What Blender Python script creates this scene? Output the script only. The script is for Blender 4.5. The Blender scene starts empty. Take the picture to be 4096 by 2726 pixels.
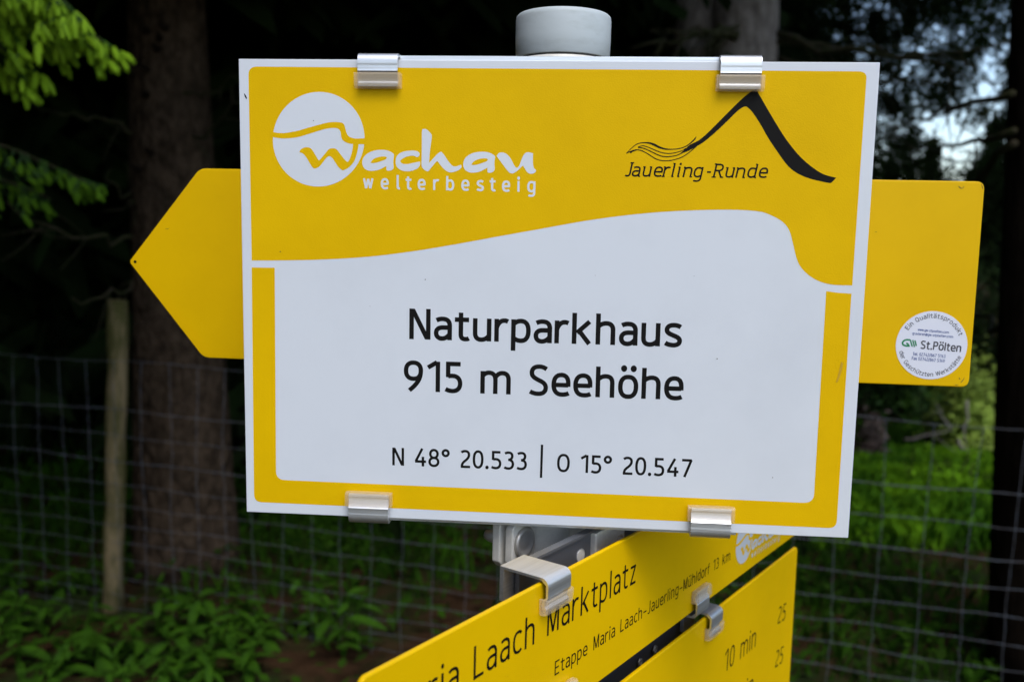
import bpy, bmesh, math, random
import numpy as np
from mathutils import Vector, Matrix
from mathutils.geometry import tessellate_polygon

rnd = random.Random(7)
sc = bpy.context.scene
EYE = 1.65
FPX = 2100.0 * 4096 / 2356            # focal length in pixels of the 4096 wide photograph
CX, CY = 2048.0, 1363.0

def rot(rx, ry, rz):
    cx, sx, cy, sy, cz, sz = math.cos(rx), math.sin(rx), math.cos(ry), math.sin(ry), math.cos(rz), math.sin(rz)
    Rx = np.array([[1, 0, 0], [0, cx, -sx], [0, sx, cx]])
    Ry = np.array([[cy, 0, sy], [0, 1, 0], [-sy, 0, cy]])
    Rz = np.array([[cz, -sz, 0], [sz, cz, 0], [0, 0, 1]])
    return Rz @ Rx @ Ry
G = rot(0.1220, 0, 0.0215)            # level frame (x right, y down, z ahead) -> camera frame
def B(v): return Vector((float(v[0]), float(v[2]), float(-v[1])))   # level frame -> Blender axes

# ------------------------------------------------------------------ camera
cam = bpy.data.cameras.new('camera')
cam_o = bpy.data.objects.new('camera', cam)
sc.collection.objects.link(cam_o)
r_, d_, f_ = B(G.T @ [1, 0, 0]), B(G.T @ [0, 1, 0]), B(G.T @ [0, 0, 1])
M = Matrix.Identity(4)
for i in range(3):
    M[i][0], M[i][1], M[i][2] = r_[i], -d_[i], -f_[i]
M[2][3] = EYE
cam_o.matrix_world = M
cam.sensor_width = 36.0
cam.lens = FPX / 4096 * 36.0
cam.clip_start = 0.02
cam.clip_end = 2000
cam.dof.use_dof = True
cam.dof.focus_distance = 0.60
cam.dof.aperture_fstop = 7.5
sc.camera = cam_o

# ------------------------------------------------------------------ world, sun, exposure
SUN_EL, SUN_AZ = math.radians(58), math.radians(164)     # azimuth clockwise from +Y (ahead)
w = bpy.data.worlds.new('World'); sc.world = w; w.use_nodes = True
nt = w.node_tree
bg = nt.nodes['Background']
sky = nt.nodes.new('ShaderNodeTexSky'); sky.sky_type = 'NISHITA'
sky.sun_disc = False; sky.sun_elevation = SUN_EL; sky.sun_rotation = SUN_AZ
sky.air_density = 1.0; sky.dust_density = 1.5; sky.ozone_density = 1.0
nt.links.new(sky.outputs[0], bg.inputs[0]); bg.inputs[1].default_value = 0.15
sun = bpy.data.lights.new('sun', 'SUN'); sun.energy = 0.9; sun.angle = math.radians(24); sun.color = (0.97, 0.985, 1.0)
sun_o = bpy.data.objects.new('sun', sun); sc.collection.objects.link(sun_o)
sd = Vector((math.sin(SUN_AZ) * math.cos(SUN_EL), math.cos(SUN_AZ) * math.cos(SUN_EL), math.sin(SUN_EL)))
sun_o.rotation_euler = sd.to_track_quat('Z', 'Y').to_euler()
sun_o.location = sd * 30
sc.view_settings.view_transform = 'Standard'; sc.view_settings.look = 'None'
sc.view_settings.exposure = 0.78; sc.view_settings.gamma = 1.0; sc.view_settings.use_curve_mapping = False
sc.render.engine = 'CYCLES'
sc.cycles.use_denoising = True
sc.cycles.max_bounces = 8; sc.cycles.transparent_max_bounces = 8
sc.cycles.caustics_reflective = False; sc.cycles.caustics_refractive = False

# ------------------------------------------------------------------ pixel rays
def ray(x, y):                        # full photograph pixels -> direction (Blender axes)
    return B(G.T @ np.array([(x - CX) / FPX, (y - CY) / FPX, 1.0]))
KD = 4096 / 2356.0
CAM = Vector((0, 0, EYE))
def at(xd, yd, D):                    # point seen at (xd, yd) of the 2356 wide picture, D metres ahead
    v = ray(xd * KD, yd * KD); return CAM + v * (D / v.y)
def foot(xd, D):                      # ground point in that column
    p = at(xd, 1000, D); return Vector((p.x, p.y, 0))
def ground_at(xd, yd):
    v = ray(xd * KD, yd * KD); return CAM + v * (-EYE / v.z)

# ------------------------------------------------------------------ materials
def mat(name, col, rough=0.5, metal=0.0, spec=0.5, noise=None, bump=None, coat=0.0, trans=0.0, ior=1.45, stretch=None, sheen=0):
    m = bpy.data.materials.new(name); m.use_nodes = True
    n = m.node_tree.nodes; l = m.node_tree.links
    p = n['Principled BSDF']
    p.inputs['Base Color'].default_value = (*col, 1)
    p.inputs['Roughness'].default_value = rough; p.inputs['Metallic'].default_value = metal
    p.inputs['Specular IOR Level'].default_value = spec; p.inputs['Coat Weight'].default_value = coat
    p.inputs['Coat Roughness'].default_value = 0.15
    p.inputs['Transmission Weight'].default_value = trans; p.inputs['IOR'].default_value = ior
    tc = n.new('ShaderNodeTexCoord'); mp = n.new('ShaderNodeMapping')
    l.new(tc.outputs['Object'], mp.inputs[0])
    if stretch: mp.inputs['Scale'].default_value = stretch
    if noise:                          # (scale, other colour, low, high)
        t = n.new('ShaderNodeTexNoise'); t.inputs['Scale'].default_value = noise[0]; t.inputs['Detail'].default_value = 6
        t.inputs['Roughness'].default_value = 0.65
        l.new(mp.outputs[0], t.inputs[0])
        r = n.new('ShaderNodeMapRange'); r.inputs[1].default_value = noise[2]; r.inputs[2].default_value = noise[3]
        l.new(t.outputs[0], r.inputs[0])
        x = n.new('ShaderNodeMix'); x.data_type = 'RGBA'
        x.inputs[6].default_value = (*col, 1); x.inputs[7].default_value = (*noise[1], 1)
        l.new(r.outputs[0], x.inputs[0]); l.new(x.outputs[2], p.inputs['Base Color'])
    if bump:                           # (scale, strength, distance)
        t = n.new('ShaderNodeTexNoise'); t.inputs['Scale'].default_value = bump[0]; t.inputs['Detail'].default_value = 5
        l.new(mp.outputs[0], t.inputs[0])
        b = n.new('ShaderNodeBump'); b.inputs['Strength'].default_value = bump[1]; b.inputs['Distance'].default_value = bump[2]
        l.new(t.outputs[0], b.inputs['Height']); l.new(b.outputs[0], p.inputs['Normal'])
    return m
YEL = (0.87, 0.52, 0.0)
M_WHITE = mat('white_sheet', (0.76, 0.78, 0.80), 0.42, noise=(9, (0.71, 0.73, 0.75), 0.45, 0.75), bump=(900, 0.12, 0.0002))
M_YEL = mat('yellow_print', YEL, 0.55, spec=0.10, noise=(14, (0.80, 0.47, 0.0), 0.4, 0.75), bump=(1100, 0.45, 0.0003))
M_YELP = mat('yellow_paint', (0.85, 0.505, 0.0), 0.4, spec=0.16, noise=(10, (0.77, 0.45, 0.0), 0.4, 0.8), bump=(700, 0.1, 0.0002))
M_BLACK = mat('black_print', (0.008, 0.007, 0.006), 0.6, spec=.15)
M_INK = mat('engraved_black', (0.006, 0.005, 0.004), 0.7, spec=.1)
M_BLUE = mat('blue_print', (0.05, 0.09, 0.28), 0.5)
M_GREEN = mat('green_print', (0.0, 0.22, 0.07), 0.5)
M_GREY = mat('dark_grey_print', (0.05, 0.045, 0.055), 0.5)
M_STICK = mat('sticker_film', (0.78, 0.79, 0.86), 0.35)
M_ALU = mat('aluminium', (0.88, 0.88, 0.88), 0.40, 0.9, noise=(60, (0.74, 0.74, 0.74), 0.4, 0.7), bump=(120, 0.25, 0.0004), stretch=(0.15, 8, 8))
M_ALUM = mat('aluminium_matt', (0.84, 0.80, 0.70), 0.5, 0.2, noise=(90, (0.66, 0.62, 0.54), 0.4, 0.7), bump=(200, 0.25, 0.0003))  # beige tint is the signs' yellow reflection put into the colour
M_STEEL = mat('steel_plate', (0.20, 0.205, 0.22), 0.4, 0.6, noise=(55, (0.22, 0.225, 0.24), 0.5, 0.8), bump=(90, 0.2, 0.0003), stretch=(0.4, 3, 3))
M_BOLT = mat('bolt_steel', (0.50, 0.47, 0.42), 0.42, 0.55, bump=(300, 0.3, 0.0004))
M_ZINC = mat('galvanised_pole', (0.24, 0.29, 0.27), 0.5, 0.7, noise=(70, (0.30, 0.34, 0.33), 0.4, 0.65))
M_CAP = mat('grey_plastic_cap', (0.54, 0.58, 0.57), 0.5, noise=(34, (0.45, 0.485, 0.46), 0.5, 0.75), bump=(60, 0.25, 0.0006), stretch=(1, 1, 3))
M_SEAM = mat('dark_seam', (0.05, 0.045, 0.04), 0.7)
M_CLEAR = mat('clear_plastic', (0.90, 0.72, 0.48), 0.15)
M_CLEAR.node_tree.nodes['Principled BSDF'].inputs['Alpha'].default_value = 0.24
M_BARK = mat('spruce_bark', (0.074, 0.050, 0.032), 0.95, spec=0.02, noise=(26, (0.028, 0.019, 0.012), 0.36, 0.62), bump=(24, 1.0, 0.05), stretch=(1, 1, 0.6))
M_BARKD = mat('dark_bark', (0.022, 0.015, 0.010), 0.95, spec=0.02, noise=(8, (0.010, 0.007, 0.005), 0.35, 0.65), bump=(12, 0.9, 0.03), stretch=(1, 1, 0.4))
M_BARKG = mat('grey_bark', (0.27, 0.235, 0.20), 0.9, spec=0.05, noise=(16, (0.12, 0.10, 0.085), 0.35, 0.65), bump=(14, 0.8, 0.03), stretch=(1, 1, 0.5))
M_TWIG = mat('dead_twig', (0.045, 0.036, 0.022), 0.9, spec=0.1, noise=(30, (0.03, 0.035, 0.012), 0.4, 0.6))
M_NEED = mat('spruce_needles', (0.012, 0.024, 0.006), 0.9, spec=0.03, noise=(2.0, (0.007, 0.011, 0.004), 0.4, 0.6))
M_NEEDG = mat('green_needles', (0.035, 0.085, 0.010), 0.7, spec=.05, noise=(5.0, (0.03, 0.06, 0.02), 0.4, 0.6))
M_SHOOTD = mat('shaded_shoots', (0.075, 0.16, 0.008), 0.7, spec=.05, noise=(9.0, (0.03, 0.08, 0.006), 0.4, 0.65))  # older tips; shade of these branches is put into the darker green
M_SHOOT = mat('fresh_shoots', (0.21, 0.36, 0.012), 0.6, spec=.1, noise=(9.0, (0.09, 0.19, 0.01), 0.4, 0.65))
M_POST = mat('weathered_wood', (0.185, 0.140, 0.075), 0.9, spec=0.02, noise=(17, (0.060, 0.058, 0.020), 0.38, 0.58), bump=(30, 0.6, 0.01), stretch=(1, 1, 0.25))
M_WIRE = mat('fence_wire', (0.15, 0.165, 0.19), 0.6, 0.4, noise=(40, (0.09, 0.07, 0.06), 0.4, 0.7))
M_SOIL = mat('forest_floor', (0.045, 0.024, 0.012), 0.95, spec=0.02, noise=(2.2, (0.020, 0.030, 0.009), 0.42, 0.58), bump=(14, 0.8, 0.04))
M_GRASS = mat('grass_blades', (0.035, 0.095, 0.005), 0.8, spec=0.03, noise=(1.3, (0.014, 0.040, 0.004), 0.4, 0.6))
M_GRASSB = mat('sunlit_grass', (0.17, 0.36, 0.01), 0.7, spec=.05, noise=(2.6, (0.05, 0.14, 0.008), 0.4, 0.6))  # part of the clearing's sunlight is put into this brighter green
M_LEAF = mat('weed_leaf', (0.042, 0.112, 0.004), 0.7, spec=.06, noise=(4.5, (0.014, 0.040, 0.006), 0.36, 0.60))
M_COVER = mat('ground_cover_leaf', (0.026, 0.070, 0.004), 0.8, spec=.03, noise=(1.6, (0.012, 0.022, 0.004), 0.4, 0.6))
M_SHRUB = mat('shrub_leaves', (0.34, 0.46, 0.07), 0.6, spec=.1, noise=(3.0, (0.15, 0.20, 0.03), 0.4, 0.6))
M_BRUSH = mat('brown_brush', (0.13, 0.085, 0.065), 0.9, noise=(6.0, (0.06, 0.045, 0.035), 0.4, 0.6))
M_SPECK = mat('dirt_speck', (0.10, 0.06, 0.03), 0.8)

# ------------------------------------------------------------------ object helpers
def prop(o, label=None, cat=None, group=None, kind=None):
    if label: o['label'] = label
    if cat: o['category'] = cat
    if group: o['group'] = group
    if kind: o['kind'] = kind
    return o
def thing(name, label, cat, mtx=None, loc=None, group=None):
    o = bpy.data.objects.new(name, None); sc.collection.objects.link(o)
    o.empty_display_size = 0.05
    if mtx is not None: o.matrix_world = mtx
    if loc is not None: o.location = loc
    return prop(o, label, cat, group)
def link(name, me, m, parent=None):
    if m and not me.materials: me.materials.append(m)
    o = bpy.data.objects.new(name, me); sc.collection.objects.link(o)
    if parent: o.parent = parent
    return o
def mesh(name, vs, fs, m, parent=None, smooth=False):
    me = bpy.data.meshes.new(name); me.from_pydata([tuple(v) for v in vs], [], fs); me.update()
    if smooth: me.shade_smooth()
    return link(name, me, m, parent)
class MB:
    def __init__(s): s.v = []; s.f = []
    def add(s, vs, fs):
        b = len(s.v); s.v += [tuple(v) for v in vs]; s.f += [tuple(i + b for i in f) for f in fs]
    def box(s, c, d, R=None):
        R = R or Matrix.Identity(3)
        vs = [Vector(c) + R @ Vector((x * d[0] / 2, y * d[1] / 2, z * d[2] / 2)) for x in (-1, 1) for y in (-1, 1) for z in (-1, 1)]
        s.add(vs, [(0, 1, 3, 2), (4, 6, 7, 5), (0, 4, 5, 1), (2, 3, 7, 6), (0, 2, 6, 4), (1, 5, 7, 3)])
    def tube(s, pts, rad, n=8, cap=True):
        pts = [Vector(p) for p in pts]; rings = []
        if not hasattr(rad, '__len__'): rad = [rad] * len(pts)
        prev = None
        for i, p in enumerate(pts):
            t = (pts[min(i + 1, len(pts) - 1)] - pts[max(i - 1, 0)]).normalized()
            a = prev if prev is not None else (Vector((1, 0, 0)) if abs(t.x) < 0.8 else Vector((0, 1, 0)))
            a = (a - t * a.dot(t)).normalized(); prev = a; b = t.cross(a)
            rings.append([p + (a * math.cos(k * 2 * math.pi / n) + b * math.sin(k * 2 * math.pi / n)) * rad[i] for k in range(n)])
        fs = [(i * n + k, i * n + (k + 1) % n, (i + 1) * n + (k + 1) % n, (i + 1) * n + k) for i in range(len(pts) - 1) for k in range(n)]
        if cap: fs += [tuple(reversed(range(n))), tuple(range((len(pts) - 1) * n, len(pts) * n))]
        s.add([v for r in rings for v in r], fs)
    def prism(s, prof, u0, u1):        # closed profile [(n, v)] run along local x
        k = len(prof)
        s.add([(u0, v, n) for n, v in prof] + [(u1, v, n) for n, v in prof],
              [(i, (i + 1) % k, k + (i + 1) % k, k + i) for i in range(k)])
        tri = tessellate_polygon([[Vector((n, v, 0)) for n, v in prof]])
        b = len(s.v) - 2 * k
        s.f += [tuple(b + i for i in t) for t in tri] + [tuple(b + k + i for i in reversed(t)) for t in tri]
    def build(s, name, m, parent=None, smooth=False, bevel=0, angle=None):
        o = mesh(name, s.v, s.f, m, parent, smooth)
        bm = bmesh.new(); bm.from_mesh(o.data); bmesh.ops.recalc_face_normals(bm, faces=bm.faces); bm.to_mesh(o.data); bm.free()
        if angle is not None: o.data.shade_smooth(); o.data.set_sharp_from_angle(angle=math.radians(angle))
        if bevel:
            b = o.modifiers.new('bevel', 'BEVEL'); b.width = bevel; b.segments = 2; b.limit_method = 'ANGLE'
        return o
def lathe(prof, n=48):                 # [(r, z)]
    vs, fs = [], []
    for r, z in prof:
        vs += [(r * math.cos(2 * math.pi * k / n), r * math.sin(2 * math.pi * k / n), z) for k in range(n)]
    for i in range(len(prof) - 1):
        fs += [(i * n + k, i * n + (k + 1) % n, (i + 1) * n + (k + 1) % n, (i + 1) * n + k) for k in range(n)]
    fs += [tuple(reversed(range(n))), tuple(range((len(prof) - 1) * n, len(prof) * n))]
    return vs, fs
def stroke_profile(pts, t):            # thick polyline -> closed profile
    L, R = [], []
    for i, p in enumerate(pts):
        a = Vector(pts[max(i - 1, 0)]); b = Vector(pts[min(i + 1, len(pts) - 1)])
        d = (b - a).normalized(); n = Vector((-d.y, d.x)) * t / 2
        L.append((p[0] + n.x, p[1] + n.y)); R.append((p[0] - n.x, p[1] - n.y))
    return L + R[::-1]

# ------------------------------------------------------------------ sign planes
class Plane:
    def __init__(s, origin, U, V):
        s.o = Vector(origin); s.U = Vector(U).normalized(); s.N = s.U.cross(Vector(V)).normalized(); s.V = s.N.cross(s.U)
        m = Matrix.Identity(4)
        for i in range(3): m[i][0], m[i][1], m[i][2], m[i][3] = s.U[i], s.V[i], s.N[i], s.o[i]
        s.m = m
    def uv(s, x, y, n=0.0):            # photograph pixel -> plane coordinates (plane shifted n along its normal)
        v = ray(x, y); o = s.o + s.N * n
        t = (o - CAM).dot(s.N) / v.dot(s.N); q = CAM + v * t - o
        return (q.dot(s.U), q.dot(s.V))
R1 = rot(0.0033, 0.0752, -0.0024)
PW, PH = 0.400, 0.2990
main = Plane(CAM + B(G.T @ np.array([0.02145, -0.0264, 0.588])), B(R1[:, 0]), -B(R1[:, 1]))
src = [(948, 231.5), (3516, 255.5), (3398, 2153), (993, 2041.5)]
dst = [(-PW / 2, PH / 2), (PW / 2, PH / 2), (PW / 2, -PH / 2), (-PW / 2, -PH / 2)]
A = []; bb = []
for (x, y), (u, v) in zip(src, dst):
    A.append([x, y, 1, 0, 0, 0, -u * x, -u * y]); bb.append(u)
    A.append([0, 0, 0, x, y, 1, -v * x, -v * y]); bb.append(v)
Hm = np.append(np.linalg.solve(np.array(A), np.array(bb)), 1).reshape(3, 3)
def muv(x, y):
    q = Hm @ np.array([x, y, 1.0]); return (q[0] / q[2], q[1] / q[2])
def mud(x, y): return muv(x * KD, y * KD)

# ------------------------------------------------------------------ flat print
def catmull(pts, closed=True, seg=4, corner=60):
    n = len(pts); out = []
    P = [Vector(p) for p in pts]
    def sharp(i):
        if not closed and i in (0, n - 1): return True
        a, b = P[i] - P[i - 1], P[(i + 1) % n] - P[i]
        return a.length > 0 and b.length > 0 and math.degrees(a.angle(b)) > corner
    for i in range(n if closed else n - 1):
        p1, p2 = P[i], P[(i + 1) % n]
        m1 = Vector((0, 0)) if sharp(i) else (p2 - P[i - 1]) / 2
        m2 = Vector((0, 0)) if sharp((i + 1) % n) else (P[(i + 2) % n] - p1) / 2
        if sharp(i): m1 = (p2 - p1) * 0.9
        if sharp((i + 1) % n): m2 = (p2 - p1) * 0.9
        for k in range(seg):
            t = k / seg; t2, t3 = t * t, t * t * t
            out.append(tuple(p1 * (2 * t3 - 3 * t2 + 1) + m1 * (t3 - 2 * t2 + t) + p2 * (-2 * t3 + 3 * t2) + m2 * (t3 - t2)))
    if not closed: out.append(tuple(P[-1]))
    return out
class Print:                           # flat shapes in plane coordinates at height h above the panel
    def __init__(s): s.mb = MB()
    def poly(s, pts, h):
        tri = tessellate_polygon([[Vector((x, y, 0)) for x, y in pts]])
        fs = []
        for t in tri:
            a, b, c = (Vector((pts[i][0], pts[i][1])) for i in t)
            fs.append(t if (b - a).cross(c - a) > 0 else tuple(reversed(t)))
        s.mb.add([(x, y, h) for x, y in pts], fs)
    def ribbon(s, pts, wd, h, closed=False):
        n = len(pts); P = [Vector(p) for p in pts]; L = []
        for i, p in enumerate(P):
            if closed: a, b = p - P[i - 1], P[(i + 1) % n] - p
            else: a = p - P[max(i - 1, 0)] if i else P[1] - p; b = P[min(i + 1, n - 1)] - p if i < n - 1 else p - P[i - 1]
            a, b = a.normalized(), b.normalized(); t = a + b
            t = t.normalized() if t.length > 1e-6 else a
            nn = Vector((-t.y, t.x)); cs = max(0.35, nn.dot(Vector((-a.y, a.x))))
            ww = wd[i] if hasattr(wd, '__len__') else wd
            L.append((p + nn * ww / 2 / cs, p - nn * ww / 2 / cs))
        vs = [(q.x, q.y, h) for pr in L for q in pr]
        rng = range(n if closed else n - 1)
        s.mb.add(vs, [(2 * i + 1, 2 * ((i + 1) % n) + 1, 2 * ((i + 1) % n), 2 * i) for i in rng])
    def disc(s, c, r, h, n=14, ry=None):
        ry = ry or r
        s.poly([(c[0] + r * math.cos(k * 2 * math.pi / n), c[1] + ry * math.sin(k * 2 * math.pi / n)) for k in range(n)], h)
    def build(s, name, m, parent): return mesh(name, s.mb.v, s.mb.f, m, parent)

def P_(d):                             # tiny path language M L C
    tok = d.replace('M', ' M ').replace('L', ' L ').replace('C', ' C ').split(); out = []; i = 0
    while i < len(tok):
        c = tok[i]; i += 1
        if c in 'ML':
            out.append((float(tok[i]), float(tok[i + 1]))); i += 2
        else:
            while i < len(tok) and tok[i] not in 'MLC':
                q = [float(t) for t in tok[i:i + 6]]; i += 6; p0 = out[-1]
                for k in range(1, 9):
                    t = k / 8; a, b, c2, d2 = (1 - t) ** 3, 3 * t * (1 - t) ** 2, 3 * t * t * (1 - t), t ** 3
                    out.append((a * p0[0] + b * q[0] + c2 * q[2] + d2 * q[4], a * p0[1] + b * q[1] + c2 * q[3] + d2 * q[5]))
    return out
def O_(cx, cy, rx, ry, e=2.35, n=32):
    o = []
    for k in range(n):
        a = 2 * math.pi * k / n; c, s = math.cos(a), math.sin(a)
        o.append((cx + rx * math.copysign(abs(c) ** (2 / e), c), cy + ry * math.copysign(abs(s) ** (2 / e), s)))
    return ('O', o)
U_ = ['M6 74L6 26C6 12 13 5 25 5C35 5 43 10 49 19', 'M49 74L49 0']
A_ = ['M7 64C14 68 20 69 26 69C40 69 48 62 48 48L48 0', 'M48 41L27 41C13 41 6 34 6 23C6 12 13 5 24 5C34 5 42 11 48 20']
S3 = 'M24 54C42 54 50 44 50 30C50 14 40 5 26 5C18 5 10 7 3 11'
GL = {'N': (64, ['M6 0L6 100', 'M58 0L58 100', 'M9.5 97L54.5 3']), 'a': (54, A_), 'ä': (54, A_ + [('D', 14, 95), ('D', 40, 95)]),
 't': (46, ['M19 91L19 20C19 9 25 5 33 5C37 5 41 6 44 8', 'M0 68L44 68']), 'u': (55, U_), 'ü': (55, U_ + [('D', 14, 95), ('D', 42, 95)]),
 'r': (42, ['M6 74L6 0', 'M6 44C10 60 18 69 30 69C34 69 37 68 41 66']),
 'p': (58, ['M6 74L6 -28', 'M6 58C12 65 20 69 29 69C44 69 52 58 52 37C52 16 44 5 29 5C20 5 12 9 6 14']),
 'k': (58, ['M6 100L6 0', 'M52 73L14 36', 'M19 45L52 1']), 'h': (58, ['M6 100L6 0', 'M6 58C13 65 21 69 30 69C44 69 51 62 51 46L51 0']),
 'n': (58, ['M6 74L6 0', 'M6 58C13 65 21 69 30 69C44 69 51 62 51 46L51 0']),
 'm': (95, ['M6 74L6 0', 'M6 58C12 65 18 69 26 69C39 69 47 62 47 46L47 0', 'M47 54C53 65 61 69 69 69C82 69 89 62 89 46L89 0']),
 's': (53, ['M49 63C42 68 35 69 28 69C15 69 8 63 8 54C8 45 14 42 26 37C40 31 47 28 47 19C47 10 40 5 28 5C20 5 11 7 4 12']),
 'e': (58, ['M9 36L52 36', 'M52 31L52 42C52 60 44 69 30 69C14 69 6 57 6 37C6 16 15 5 33 5C41 5 47 6 54 10']),
 'o': (61, [O_(30.5, 37, 24.5, 32)]), 'ö': (61, [O_(30.5, 37, 24.5, 32), ('D', 16, 96), ('D', 46, 96)]),
 '9': (59, [O_(30, 68, 24, 26.5), 'M54 68C54 42 42 24 17 3']), '6': (59, [O_(30, 32, 24, 26.5), 'M6 32C6 58 18 76 43 97']),
 '1': (44, ['M36 100L36 0', 'M4 80L33 98']),
 '5': (56, ['M51 94L11 94L11 50', 'M11 53C17 55 21 55 26 55C41 55 50 45 50 30C50 14 40 5 26 5C18 5 10 7 3 11']),
 '4': (63, ['M42 100L7 29', 'M2 27L63 27', 'M46 54L46 0']), '8': (60, [O_(30, 72, 20, 22, 2.1), O_(30, 27.5, 24, 22.5, 2.1)]),
 '°': (43, [O_(21, 79, 16, 16, 2)]), '2': (56, ['M5 86C12 92 18 94 26 94C40 94 47 86 47 73C47 60 38 50 26 40C12 28 8 20 8 4', 'M2 6L54 6']),
 '0': (58, [O_(29, 50, 23, 44.5)]), '3': (56, ['M6 88C12 92 19 94 26 94C39 94 46 87 46 75C46 62 38 54 24 54', S3]),
 '7': (58, ['M3 94L56 94', 'M53 96L19 0']), 'O': (69, [O_(34.5, 50, 28, 45)]),
 'S': (62, ['M56 86C49 91 42 94 33 94C17 94 9 86 9 74C9 62 17 57 31 50C46 43 54 38 54 25C54 12 45 5 30 5C20 5 11 8 4 12']),
 '.': (16, [('D', 8, 7)]), 'w': (74, ['M4 74L20 4', 'M20 4L37 70', 'M37 70L54 4', 'M54 4L70 74']),
 'l': (12, ['M6 100L6 0']), 'L2': (26, ['M6 100L6 20C6 9 11 6 19 6L24 6']),
 'b': (58, ['M6 100L6 0', 'M6 16C12 9 20 5 29 5C44 5 52 16 52 37C52 58 44 69 29 69C20 69 12 65 6 60']),
 'd': (58, ['M52 100L52 0', 'M52 16C46 9 38 5 29 5C14 5 6 16 6 37C6 58 14 69 29 69C38 69 46 65 52 60']),
 'g': (58, ['M52 74L52 -8C52 -20 44 -27 30 -27C21 -27 14 -26 9 -23', 'M52 60C46 66 38 69 29 69C14 69 6 58 6 37C6 16 14 5 29 5C38 5 46 9 52 15']),
 'i': (12, ['M6 74L6 0', ('D', 6, 94)]), 'c': (50, ['M47 62C43 67 37 69 31 69C14 69 6 58 6 37C6 16 14 5 31 5C37 5 43 7 48 12']),
 'z': (48, ['M3 68L45 68', 'M42 70L6 5', 'M3 6L46 6']), 'v': (50, ['M4 74L25 4', 'M25 4L46 74']), 'x': (50, ['M4 74L46 0', 'M46 74L4 0']),
 'f': (36, ['M14 0L14 78C14 90 20 95 28 95L35 94', 'M0 68L33 68']), 'E': (56, ['M54 94L6 94', 'M6 100L6 0', 'M6 6L55 6', 'M6 52L48 52']),
 'F': (54, ['M52 94L6 94', 'M6 100L6 0', 'M6 50L46 50']), 'L': (52, ['M6 100L6 0', 'M6 6L51 6']), 'T': (56, ['M0 94L56 94', 'M28 94L28 0']),
 'P': (57, ['M6 0L6 100', 'M6 94L28 94C44 94 52 86 52 71C52 56 44 47 28 47L6 47']),
 'R': (60, ['M6 0L6 100', 'M6 94L28 94C44 94 52 86 52 72C52 58 44 50 28 50L6 50', 'M30 50L54 0']),
 'J': (42, ['M35 100L35 24C35 10 28 5 18 5C12 5 7 7 3 10']), 'M': (74, ['M6 0L6 100', 'M9 96L37 6', 'M37 6L65 96', 'M68 0L68 100']),
 'W': (92, ['M4 100L24 4', 'M24 4L46 96', 'M46 96L68 4', 'M68 4L88 100']),
 'G': (66, ['M58 84C50 91 43 94 35 94C16 94 6 78 6 50C6 22 16 6 35 6C45 6 54 8 59 13L59 48L38 48']),
 'Q': (69, [O_(34.5, 50, 28, 45), 'M40 22L62 -3']), '@': (80, [O_(40, 40, 34, 44), O_(40, 40, 14, 18)]),
 '/': (40, ['M3 -8L37 104']), '-': (34, ['M3 38L31 38']), '–': (54, ['M2 38L52 38']), '|': (12, ['M6 100L6 0'])}
SIDE = {**{c: 4 for c in 'tfrvwxTL/'}, **{c: 5.5 for c in 'oöeacdgsbp0OSGQ'}}
def text_width(s, track=0, sp=46):
    x = 0; last = None; xs = []
    for ch in s:
        if ch == ' ': x += sp; continue
        g = GL[ch]; sd = SIDE.get(ch[0], 7)
        x += sd; xs.append(x); x += g[0] + sd + track
    return xs, x - track - SIDE.get(s[-1], 7)
def put_glyph(pr, ch, tf, wd, h, sc_):
    k = 0
    for st in GL[ch][1]:
        hh = h + k * 0.000015; k += 1
        if isinstance(st, tuple) and st[0] == 'D':
            pr.poly([tf(st[1] + 8 * wd / 12 * math.cos(a * math.pi / 8), st[2] + 9 * wd / 12 * math.sin(a * math.pi / 8)) for a in range(16)], hh)
        elif isinstance(st, tuple): pr.ribbon([tf(*p) for p in st[1]], wd * sc_, hh, True)
        else: pr.ribbon([tf(*p) for p in P_(st)], wd * sc_, hh)
def text(pr, s, p0, p1, cap, wd, h, shear=0.0, track=0, sp=46, prefix=''):
    """the baseline p0..p1 in plane coordinates runs from the first glyph's left edge to the last one's right edge;
    prefix is set before p0 in the same metrics"""
    full = prefix + s
    xs, end = text_width(full, track, sp)
    i0 = len(prefix.replace(' ', '')); x0 = xs[i0]
    d = Vector(p1) - Vector(p0); L = d.length; d.normalize(); n = Vector((-d.y, d.x))
    sy = cap / 100; sx = L / (end - x0)
    for ch, x in zip(full.replace(' ', ''), xs):
        ox = x - x0
        def tf(a, b, ox=ox):
            q = Vector(p0) + d * ((ox + a) * sx + shear * b * sy) + n * b * sy; return (q.x, q.y)
        put_glyph(pr, ch, tf, wd, h, (sx + sy) / 2)

# ================================================================== STRUCTURE
def terrain(x, y):
    return 0.03 * math.sin(x * 1.3 + y * 0.7) + 0.03 * math.sin(x * 0.6 - y * 1.1) if y > 1.0 or True else 0
vs, fs = [], []
nx = 90
gx = [-400 + 0] ; 
xs_ = [-600, -250, -100, -60] + [-40 + i * 0.8 for i in range(101)] + [60, 100, 250, 600]
ys_ = [-600, -200, -80, -40] + [-24 + i * 0.8 for i in range(101)] + [80, 150, 300, 900]
for y in ys_:
    for x in xs_:
        vs.append((x, y, terrain(x, y) - 0.03))
W_ = len(xs_)
fs = [(j * W_ + i, j * W_ + i + 1, (j + 1) * W_ + i + 1, (j + 1) * W_ + i) for j in range(len(ys_) - 1) for i in range(W_ - 1)]
g = mesh('ground', vs, fs, M_SOIL, smooth=True); prop(g, 'dark brown and green forest floor', kind='structure')

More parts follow.
